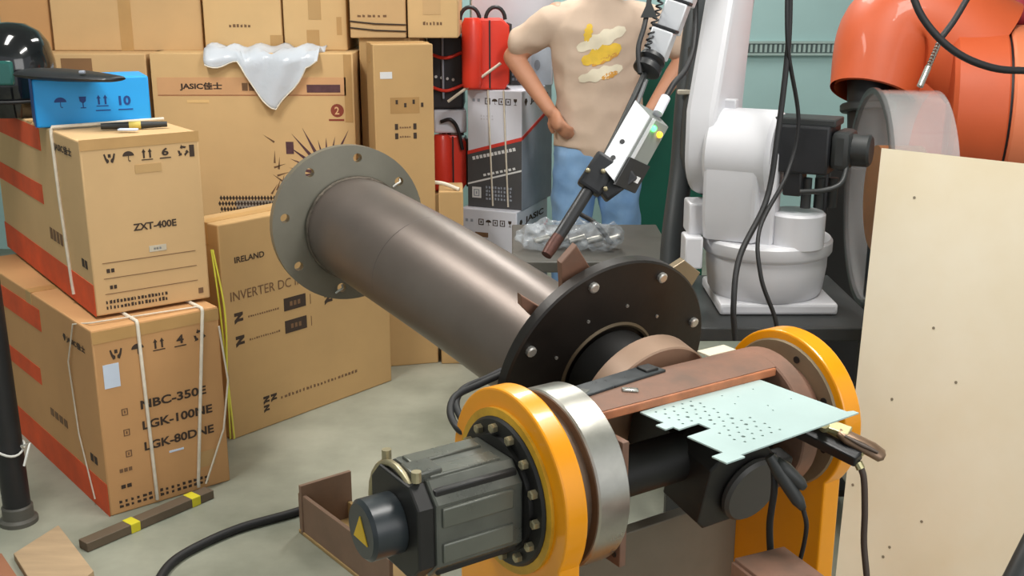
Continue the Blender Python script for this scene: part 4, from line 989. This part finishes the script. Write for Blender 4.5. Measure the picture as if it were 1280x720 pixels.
# ------------------------------------------------------------------ white robot on its bench
RW = mat('robot_white', (204, 204, 208), .38, var=.03, scale=5)
bc = at_z(954, 372, .62)     # base centre on the bench
wb_ = thing('steel_bench', 'dark steel bench carrying the white robot', 'bench', (bc.x, bc.y, 0))
mb = MB(); mb.box2((bc.x - .30, bc.y - .26, .575), (bc.x + .26, bc.y + .28, .612), .004); mb.build('top', DSTEEL, wb_)
for sx in (-.27, .23):
    for sy in (-.23, .25): mb = MB(); mb.box2((bc.x + sx - .02, bc.y + sy - .02, 0), (bc.x + sx + .02, bc.y + sy + .02, .575), .003); mb.build('leg', DSTEEL, wb_)
mb = MB(); mb.box2((bc.x - .27, bc.y - .2, .10), (bc.x + .23, bc.y + .24, .12)); mb.build('shelf', DSTEEL, wb_)
rb = thing('white_robot', 'white articulated robot arm with black shoulder motor, standing on the dark bench', 'robot', (bc.x, bc.y, .613))
mb = MB(); mb.box2((bc.x - .15, bc.y - .15, .613), (bc.x + .17, bc.y + .15, .645), .008); mb.build('mount_plate', RW, rb)
mb = MB(); mb.lathe([(0, .0), (.150, .0), (.158, .015), (.166, .08), (.166, .112), (.174, .117), (.178, .124), (.178, .152), (.172, .160), (.0, .160)], (bc.x, bc.y, .645), (0, 0, 1), 64); mb.build('base', RW, rb)
ea = Vector((.88, -.47, 0)); fa = Vector((.47, .88, 0))
S = at_d(934, 192, 3.05)
mb = MB(); mb.lathe([(0, -.09), (.112, -.09), (.122, -.08), (.122, .08), (.112, .092), (.0, .092)], S, ea, 48); mb.build('shoulder_drum', RW, rb)
# web from shoulder to base: tapered casting
M = frame(S, fa, ea)    # x = fa, y = up, z = ea
mb = MB(); mb.prism([(-.118, 0), (.118, 0), (.118, -.15), (.10, -.225), (-.10, -.225), (-.118, -.15)], .15, M @ Matrix.Translation((0, 0, -.085)), bev=.012); mb.build('shoulder_casting', RW, rb)
mb = MB(); mb.prism([(-.03, .02), (.03, .02), (.035, -.23), (-.035, -.23)], .05, M @ Matrix.Translation((-.05, 0, .055)), bev=.008); mb.build('rib', RW, rb)
q = at_d(998, 300, 3.0); mb = MB(); mb.cyl((q.x, q.y + .03, .79), (q.x, q.y + .03, .89), .075, seg=36, bev=.006); mb.build('axis_cover', RW, rb)
# lower arm
hw0, hw1, H_ = .125, .095, .62; lean = .13
pts = []
for i in range(17): a = PI + PI * i / 16; pts.append((hw0 * math.cos(a), hw0 * math.sin(a)))
pts += [(hw0 + .01, .12), (hw1 + lean * .7, .42), (hw1 + lean, H_)]
for i in range(9): a = PI * i / 8; pts.append((lean + hw1 * math.cos(a), H_ + hw1 * math.sin(a)))
pts += [(-hw1 + lean * .7, .42), (-hw0 - .0, .12)]
mb = MB(); mb.prism(pts, .085, M @ Matrix.Translation((.03, 0, -.150)), bev=.016); mb.build('lower_arm', RW, rb, smooth=22)
mb = MB(); mb.box((0, 0, 0), (.05, .03, .03), frame(S + zx * .13 - ea * .06, ea, zx), .004); mb.build('stop_block', RW, rb)
# elbow, forearm and wrist above the frame
EB = M @ Vector((lean, H_, -.14)); mb = MB(); mb.cyl(EB - ea * .12, EB + ea * .10, .105, seg=36, bev=.01); mb.build('elbow', RW, rb)
WP = t0 + tdv * .36; mb = MB(); mb.tube([EB, EB.lerp(WP, .5), WP.lerp(EB, .12)], [.085, .075, .055], 28); mb.build('forearm', RW, rb)
mb = MB(); mb.cyl(WP - tdv * .06, WP + tdv * .06, .045, seg=24, bev=.006); mb.build('wrist', RW, rb)
# shoulder motor, black
M2 = frame(S + ea * .092, fa, ea)
mb = MB(); mb.box((0, .03, .07), (.135, .125, .14), M2, .006); sm_ = mb.build('shoulder_motor', BLACK, rb)
mb = MB(); mb.box((0, .10, .07), (.10, .02, .16), M2, .004); mb.build('motor_lid', DSTEEL, sm_)
mb = MB(); mb.box((0, .03, .165), (.11, .10, .05), M2, .015); mb.build('motor_end', DSTEEL, sm_)
mb = MB(); mb.cyl(M2 @ Vector((0, .03, .18)), M2 @ Vector((0, .03, .235)), .042, seg=24, bev=.006); mb.build('motor_cap', DSTEEL, sm_)
mb = MB(); mb.box((-.03, -.06, .05), (.06, .07, .05), M2, .006); mb.build('junction_box', BLACK, sm_)
for i in range(3): mb = MB(); mb.cyl(M2 @ Vector((-.02 + i * .02, -.05, .08 + i * .03)), M2 @ Vector((-.02 + i * .02, -.13, .08 + i * .03)), .014, seg=12); mb.build('connector', DSTEEL, sm_)
mb = MB(); mb.tube(spline([at_d(1000, 240, 2.9), at_d(1030, 238, 2.88), at_d(1052, 228, 2.88), at_d(1060, 200, 2.9)], 6), .007, 8); mb.build('loop_cable', DSTEEL, sm_)
q = at_d(880, 270, 3.12); mb = MB(); mb.box(q, (.10, .10, .09), None, .006); mb.build('side_box', RW, rb)
q = at_d(868, 318, 3.05); mb = MB(); mb.box(q + Vector((0, .05, 0)), (.05, .08, .09), None, .006); mb.build('connector_box', RW, rb)
for nm, P_ in (('main_cable', [(988, -30, 2.75), (985, 60, 2.78), (972, 170, 2.8), (958, 250, 2.8), (925, 320, 2.72), (917, 380, 2.68), (919, 425, 2.7)]), ('thin_cable', [(984, -30, 2.74), (985, 60, 2.77), (998, 150, 2.85), (985, 215, 2.86), (950, 285, 2.74), (951, 345, 2.7), (968, 395, 2.72), (972, 420, 2.74)])):
    mb = MB(); mb.tube(spline([at_d(*p) for p in P_], 10), .0075 if nm == 'main_cable' else .0055, 8)
    tag(mb.build('robot_cable', RUBBER), ('thick' if nm == 'main_cable' else 'thin') + ' black cable hanging in front of the white robot', 'cable', 'cables in front of the white robot')

# green cabinet, dark hose bundle, work table with wrapped goods
GRN = mat('dark_green_paint', (10, 92, 74), .5, var=.12, scale=4)
gx0, gx1 = at_y(770, 250, 4.95).x, at_y(868, 250, 4.95).x
gt = thing('green_cabinet', 'dark green cabinet standing behind the person', 'cabinet', ((gx0 + gx1) / 2, 5.1, 0))
mb = MB(); mb.box2((gx0, 4.95, .05), (gx1 + .05, 5.35, 1.18), .008); mb.build('body', GRN, gt)
mb = MB(); mb.box2((gx0 + .015, 4.935, .08), (gx1 + .035, 4.95, 1.15), .004); dr_ = mb.build('door', GRN, gt)
mb = MB(); mb.box2((gx0 + .05, 4.915, .6), (gx0 + .065, 4.936, .75), .003); mb.build('handle', DSTEEL, dr_)
mb = MB(); mb.box2((gx0 + .02, 4.97, 0), (gx1 + .03, 5.33, .05)); mb.build('plinth', BLACK, gt)
DG = mat('dark_grey_hose', (62, 66, 68), .5, var=.15)
ho = thing('hose_bundle', 'thick dark hose bundle hanging behind the white robot', 'hose', (at_d(850, 330, 3.5).x, at_d(850, 330, 3.5).y, .6))
mb = MB(); mb.tube(spline([at_d(880, -30, 3.45), at_d(868, 40, 3.45), at_d(858, 130, 3.45), at_d(852, 210, 3.45), at_d(842, 290, 3.42), at_d(838, 345, 3.4)], 8), [.036] * 41, 16); mb.build('hose', DG, ho)
mb = MB(); mb.tube(spline([at_d(872, 60, 3.42), at_d(868, 150, 3.42), at_d(872, 205, 3.42), at_d(884, 240, 3.38)], 8), [.03, .03, .03, .03, .032, .034, .036, .038, .04, .042, .044, .046, .048, .05, .052, .05, .05, .048, .046, .044, .04, .036, .03, .026, .02], 16); mb.build('hose_boot', DG, ho)
mb = MB(); q = at_d(857, 115, 3.40); mb.box(q, (.05, .02, .014), None, .004); mb.build('cable_tie', STRAPW, ho)
TBL = mat('work_table_grey', (84, 82, 76), .5, var=.15, scale=6)
tx0, tx1 = .0, .52
wt = thing('work_table', 'grey work table behind the black faceplate', 'table', ((tx0 + tx1) / 2, 3.65, 0))
mb = MB(); mb.box2((tx0, 3.4, .60), (tx1, 3.95, .635), .004); mb.build('top', TBL, wt)
for sx in (tx0 + .03, tx1 - .03):
    for sy in (3.43, 3.92): MB().box2((sx - .02, sy - .02, 0), (sx + .02, sy + .02, .60), .003).build('leg', TBL, wt)
FILM = mat('wrap_film', (206, 214, 222), .12, var=0, alpha=.3, bump=.8, bscale=22)
pk = thing('wrapped_parts', 'clear plastic wrapped parts on the grey work table', 'package', (at_y(712, 305, 3.6).x, 3.6, .636))
mb = MB(); random.seed(4)
for i in range(11):
    q = at_y(662 + i * 9.5, 300 + random.uniform(-7, 6), 3.58 + random.uniform(-.04, .08)); r_ = random.uniform(.028, .045); q.z = max(q.z, .637 + r_); mb.ell(q, (r_ * 1.3, r_ * 1.1, r_), u=14, v=10)
fuse(mb, 'film', FILM, pk, .005, 1, crumple=(.045, .03))
for i in range(5):
    q = at_y(668 + i * 22, 302, 3.58); mb = MB(); mb.cyl(q, q + Vector((.05, .01, .012)), .012, seg=12); mb.build('steel_part', STEEL, pk)
mb = MB(); mb.tube(spline([at_y(726, 268, 3.7), at_y(745, 280, 3.62), at_y(764, 304, 3.55)], 6), .008, 8); mb.build('cable', RUBBER, pk)

# ------------------------------------------------------------------ orange robot, wire drum, right side
OR = mat('orange_paint', (200, 88, 46), .5, var=.07, scale=4, coat=.1); ORL = mat('orange_reflection', (222, 124, 84), .5, var=.08, scale=4)  # paler orange puts a reflection into the colour of the second collar
D0 = 3.78; KO = D0 / 3.45
orb = thing('orange_robot', 'large orange robot body with a curved hood and black motor', 'robot', (at_d(1200, 200, D0).x, at_d(1200, 200, D0).y, 0))
mb = MB(); mb.tube(spline([at_d(1215, 75, D0), at_d(1160, 35, D0), at_d(1112, 45, D0), at_d(1090, 118, D0 - .02)], 8), [(.21 - .0034 * i) * KO for i in range(25)], 40, cap=False)
P_ = spline([at_d(1215, 75, D0), at_d(1160, 35, D0), at_d(1112, 45, D0), at_d(1090, 118, D0 - .02)], 8)[::-1]; mb.tube(P_, [(.21 - .0034 * (24 - i)) * KO - .014 for i in range(25)], 40, cap=False)
mb.build('hood', OR, orb, smooth=60)
axo = Vector((.97, -.24, 0)); q = at_d(1190, 135, D0 - .02)
mb = MB(); mb.lathe([(r_ * KO, h_ * KO) for r_, h_ in ((0, 0), (.235, 0), (.25, .012), (.25, .145), (.245, .15), (0, .15))], q - axo * .03, axo, 56); mb.build('collar', OR, orb)
mb = MB(); mb.lathe([(r_ * KO, h_ * KO) for r_, h_ in ((0, .15), (.236, .15), (.236, .158), (0, .158))], q - axo * .03, axo, 56); mb.build('seam_gap', BLACK, orb)
mb = MB(); mb.lathe([(r_ * KO, h_ * KO) for r_, h_ in ((0, .158), (.245, .158), (.25, .165), (.25, .245), (.247, .25), (0, .25))], q - axo * .03, axo, 56); mb.build('collar', ORL, orb)
mb = MB(); mb.lathe([(r_ * KO, h_ * KO) for r_, h_ in ((0, .25), (.25, .25), (.25, .6), (0, .6))], q - axo * .03, axo, 56); mb.build('body', OR, orb)
u0 = at_d(1178, 70, D0 + .02); mb = MB(); mb.tube([u0, u0 + Vector((-.03, 0, -.25)), u0 + Vector((-.03, 0, -.6))], [.17, .16, .15], 36); mb.build('upright_link', OR, orb)
m0 = at_d(1085, 85, D0); m1 = at_d(1085, 240, D0 + .02)
mb = MB(); mb.cyl(m0, m1, .068, seg=28); mo_ = mb.build('motor', BLACK, orb)
q2 = m0.lerp(m1, .28); mb = MB(); mb.cyl(q2, q2 + (m1 - m0).normalized() * .03, .092, seg=28, bev=.006); mb.build('motor_rim', DSTEEL, mo_)
mb = MB(); mb.box2((q.x + .0, q.y - .10, 0), (q.x + .38, q.y + .18, q.z - .1), .02); mb.build('pedestal', OR, orb)
dc = thing('shadow_block', 'added dark block standing in for shadow between the white and orange robots', 'cabinet', (at_d(1085, 300, 3.75).x, 3.75, 0))  # dark block added to stand in for the black shadows behind the robots
x0, x1 = at_d(1030, 300, 3.65).x, at_d(1140, 300, 3.65).x
mb = MB(); mb.box2((x0, 3.6, .04), (x1, 3.72, .93), .01); mb.build('body', BLACK, dc)
mb = MB(); mb.box2((x0 + .01, 3.585, .08), (x1 - .01, 3.6, .9), .004); mb.build('door', BLK, dc)
mb = MB(); mb.box2((x0 + .02, 3.62, 0), (x1 - .02, 3.70, .04)); mb.build('plinth', BLK, dc)
# clear plastic wire-drum cover
CLR = mat('clear_drum', (196, 196, 196), .12, var=0, alpha=.3, coat=.5)
wd = thing('wire_drum', 'clear plastic wire drum cover in front of the orange robot', 'drum', (at_d(1150, 300, 3.0).x, at_d(1150, 300, 3.0).y, .55))
wa = Vector((.99, -.10, 0)).normalized(); wc = at_d(1122, 248, 3.2)
DR_ = .305
mb = MB(); V = []
prof = [(DR_ - .004, 0), (DR_, 0), (DR_, .17), (DR_ - .004, .17), (DR_ - .004, 0)]
mb.lathe(prof, wc - wa * .085, wa, 64); mb.build('drum_wall', CLR, wd)
mb = MB(); mb.lathe([(DR_ - .012, -.006), (DR_ + .006, -.006), (DR_ + .006, .006), (DR_ - .012, .006), (DR_ - .012, -.006)], wc - wa * .085, wa, 64); mb.build('drum_rim', mat('clear_rim', (90, 90, 90), .2, var=0, alpha=.5), wd)
mb = MB(); mb.lathe([(.0, .02), (.15, .02), (.15, .14), (.0, .14)], wc - wa * .085, wa, 40); mb.build('wire_coil', mat('copper_wire', (190, 130, 84), .4, metal=.5, var=.1, scale=60), wd)
mb = MB(); mb.box2((wc.x - .06, wc.y - .05, 0), (wc.x + .06, wc.y + .05, wc.z - .12), .006); mb.build('stand', BLK, wd)
f0, f1 = at_d(1150, 108, 3.1), at_d(1176, 48, 3.12)
mb = MB(); mb.tube([f0, f0.lerp(f1, .4)], .009, 12); mb.build('ferrule', STEEL, wd)
mb = MB(); mb.tube([f0.lerp(f1, .4) + (f1 - f0) * .6 * i / 60 + Vector((.006 * math.cos(i), 0, .006 * math.sin(i))) for i in range(61)], .003, 6); mb.build('spring', mat('spring_steel', (120, 112, 104), .35, metal=.6), wd)
mb = MB(); mb.tube(spline([f1, at_d(1195, 22, 3.12), at_d(1225, -30, 3.12)], 6), .009, 10); mb.build('wire_conduit', RUBBER, wd)
mb = MB(); mb.tube(spline([at_d(1135, -25, 2.85), at_d(1152, 20, 2.85), at_d(1185, 58, 2.85), at_d(1225, 80, 2.86), at_d(1270, 88, 2.88), at_d(1330, 80, 2.9), at_d(1420, 20, 2.95), at_d(1470, -80, 3.0)], 8), .0095, 10)
tag(mb.build('hanging_cable', RUBBER), 'black cable sagging across the orange robot body', 'cable')
# dark tool bag and red pail at the top right corner, on the orange robot's back
bq = at_d(1262, 5, 3.95)
dk = thing('dark_bundle', 'dark bundle with a white loop on top of the orange robot at the upper right', 'bundle', (bq.x, bq.y, q.z + .22))
mb = MB(); random.seed(9)
for i in range(7): e = at_d(1200 + i * 14, 14 + random.uniform(-6, 8), 3.95); mb.ell(e, (.06, .07, .05))
fuse(mb, 'sack', mat('dark_purple_cloth', (52, 40, 52), .8, var=.15), dk, .012, 4)
mb = MB(); mb.tube(spline([at_d(1186, -10, 3.7), at_d(1204, 6, 3.68), at_d(1222, 4, 3.68), at_d(1236, -8, 3.7)], 6), .006, 8); mb.build('white_loop', STRAPW, dk)
mb = MB(); mb.ell(at_d(1272, 14, 3.8), (.05, .05, .06)); fuse(mb, 'red_pouch', mat('dark_red_cloth', (150, 40, 52), .6, var=.1), dk, .01, 3)

# pale leaning panel at the right
PAN = mat('cream_panel', (222, 214, 196), .42, var=0, scale=1.2, col2=(210, 196, 168), rvar=.1)
TL = at_d(1102, 185, 2.75); BL = at_z(1040, 762, 0.0); e_ = Vector((.722, -.692, 0)).normalized()
pn = thing('leaning_panel', 'large cream board leaning upright in front of the orange robot', 'board', (BL.x + .3, BL.y - .3, 0))
nP = (TL - BL).cross(e_).normalized(); nP = nP if nP.y < 0 else -nP
mb = MB(); pepi(mb, BL, e_ * .95, TL - BL, -nP * .018); mb.build('board', PAN, pn, smooth=0)
SPOT = mat('board_spot', (120, 110, 92), .7)
for px, py in ((1195, 478), (1115, 499), (1152, 652), (1066, 606), (1112, 684), (1104, 696), (1167, 410), (1143, 247)):
    r = ray(px, py); o_ = Vector((0, 0, CAM_H)); t_ = (BL - o_).dot(nP) / r.dot(nP); q_ = o_ + r * t_
    mb = MB(); mb.prism(circ(.0035, 8), .0006, frame(q_ + nP * .0002, e_, nP)); mb.build('speck', SPOT, pn, smooth=0)
# dark bar at the lower right corner
b0 = at_d(1250, 760, 2.0); b1 = at_d(1310, 640, 2.05)
mb = MB(); mb.tube([Vector((b0.x - .12, b0.y - .05, 0)), b0.lerp(Vector((b0.x - .12, b0.y - .05, 0)), .1), b0, b1, b1 + (b1 - b0)], .02, 12)
tag(mb.build('dark_bar', DSTEEL), 'dark steel bar at the lower right corner in front of the cream board', 'bar')

# ------------------------------------------------------------------ floor items at the lower left
g0 = at_z(24, 652, 0)
ps = thing('black_post', 'black round post with a steel foot beside the carton printed NBC-350E', 'post', g0)
top = at_d(-22, 330, 2.95)
mb = MB(); mb.cyl(g0 + Vector((0, 0, .05)), g0 + (top - g0) * 1.3, .037, seg=28); mb.build('pole', BLACK, ps)
mb = MB(); mb.lathe([(0, 0), (.052, 0), (.052, .012), (.042, .018), (.042, .05), (.038, .055), (0, .055)], g0, (0, 0, 1), 32); mb.build('foot', MATS['work_table_grey'], ps)
q = g0 + (top - g0) * .30
mb = MB(); mb.tube([q + Vector((.041 * math.cos(a), .041 * math.sin(a), .01 * math.sin(a * 2))) for a in [i * PI / 12 for i in range(25)]] + [q + Vector((.05, -.03, .02)), q + Vector((.075, -.03, .03)), q + Vector((.06, -.05, -.03))], .0035, 6); mb.build('wire_tie', WIRE, ps)
f0, f1 = at_z(104, 683, .012), at_z(262, 616, .012)
bf = thing('steel_bar', 'dark flat bar with two yellow tape marks on the floor before the carton stack', 'bar', (f0.lerp(f1, .5)).xy.to_3d())
M = frame(f0.lerp(f1, .5) + Vector((0, 0, .002)), f1 - f0, (0, 0, 1)); L_ = (f1 - f0).length
mb = MB(); mb.box((0, 0, 0), (L_, .042, .026), M, .002); mb.build('bar', mat('bar_brown_grey', (96, 82, 66), .55, var=.12), bf)
YT = mat('yellow_tape', (208, 196, 40), .6, var=.1)
for u in (-.14, .35): mb = MB(); mb.box((u * L_, 0, 0), (.03, .0445, .0285), M, .002); mb.build('tape_mark', YT, bf)
WOOD = mat('pale_wood', (176, 150, 118), .75, var=.12, scale=5, stretch=(1, 6, 1))
for i, (pp, nm) in enumerate((([(18, 700), (74, 664), (118, 722), (60, 770)], 'pale wooden board on the floor at the lower left corner'), ([(-40, 712), (4, 706), (30, 745), (-10, 780)], 'reddish wooden board on the floor at the lower left corner'))):
    P_ = [at_z(a, b_, 0) for a, b_ in pp]
    mb = MB(); mb.prism([(p.x, p.y) for p in P_], .02 if i == 0 else .035, Matrix.Identity(4), bev=.002); tag(mb.build('wooden_board', WOOD if i == 0 else mat('red_wood', (150, 100, 72), .75, var=.12)), nm, 'board')
hs = [at_z(404, 626, .012), at_z(370, 640, .012), at_z(300, 660, .012), at_z(245, 684, .012), at_z(212, 706, .012), at_z(190, 740, .012)]
mb = MB(); mb.tube(spline(hs, 8), .0125, 10); tag(mb.build('floor_hose', RUBBER), 'black hose curving across the concrete floor', 'hose')
h0, h1 = at_z(405, 655, 0), at_z(520, 742, 0)
st = thing('rusty_stand', 'rusty brown steel stand on the floor behind the drive motor', 'steel stand', h0.lerp(h1, .5))
M = frame(h0.lerp(h1, .5), h1 - h0, (0, 0, 1)); L_ = (h1 - h0).length
RB = mat('stand_brown', (126, 100, 82), .6, var=.15, scale=8); RB2 = mat('stand_tan', (158, 130, 84), .6, var=.15, scale=8)
mb = MB(); mb.box((-L_ / 2 + .02, .0, .075), (.012, .16, .15), M, .002); mb.build('end_plate', RB, st)
mb = MB(); mb.box((0, -.07, .06), (L_, .012, .12), M, .002); mb.build('side_plate', RB, st)
mb = MB(); mb.box((0, .0, .005), (L_, .16, .01), M, .002); mb.build('base_plate', RB2, st)
mb = MB(); mb.box((.0, .07, .03), (L_, .012, .06), M, .002); mb.build('side_plate', RB2, st)
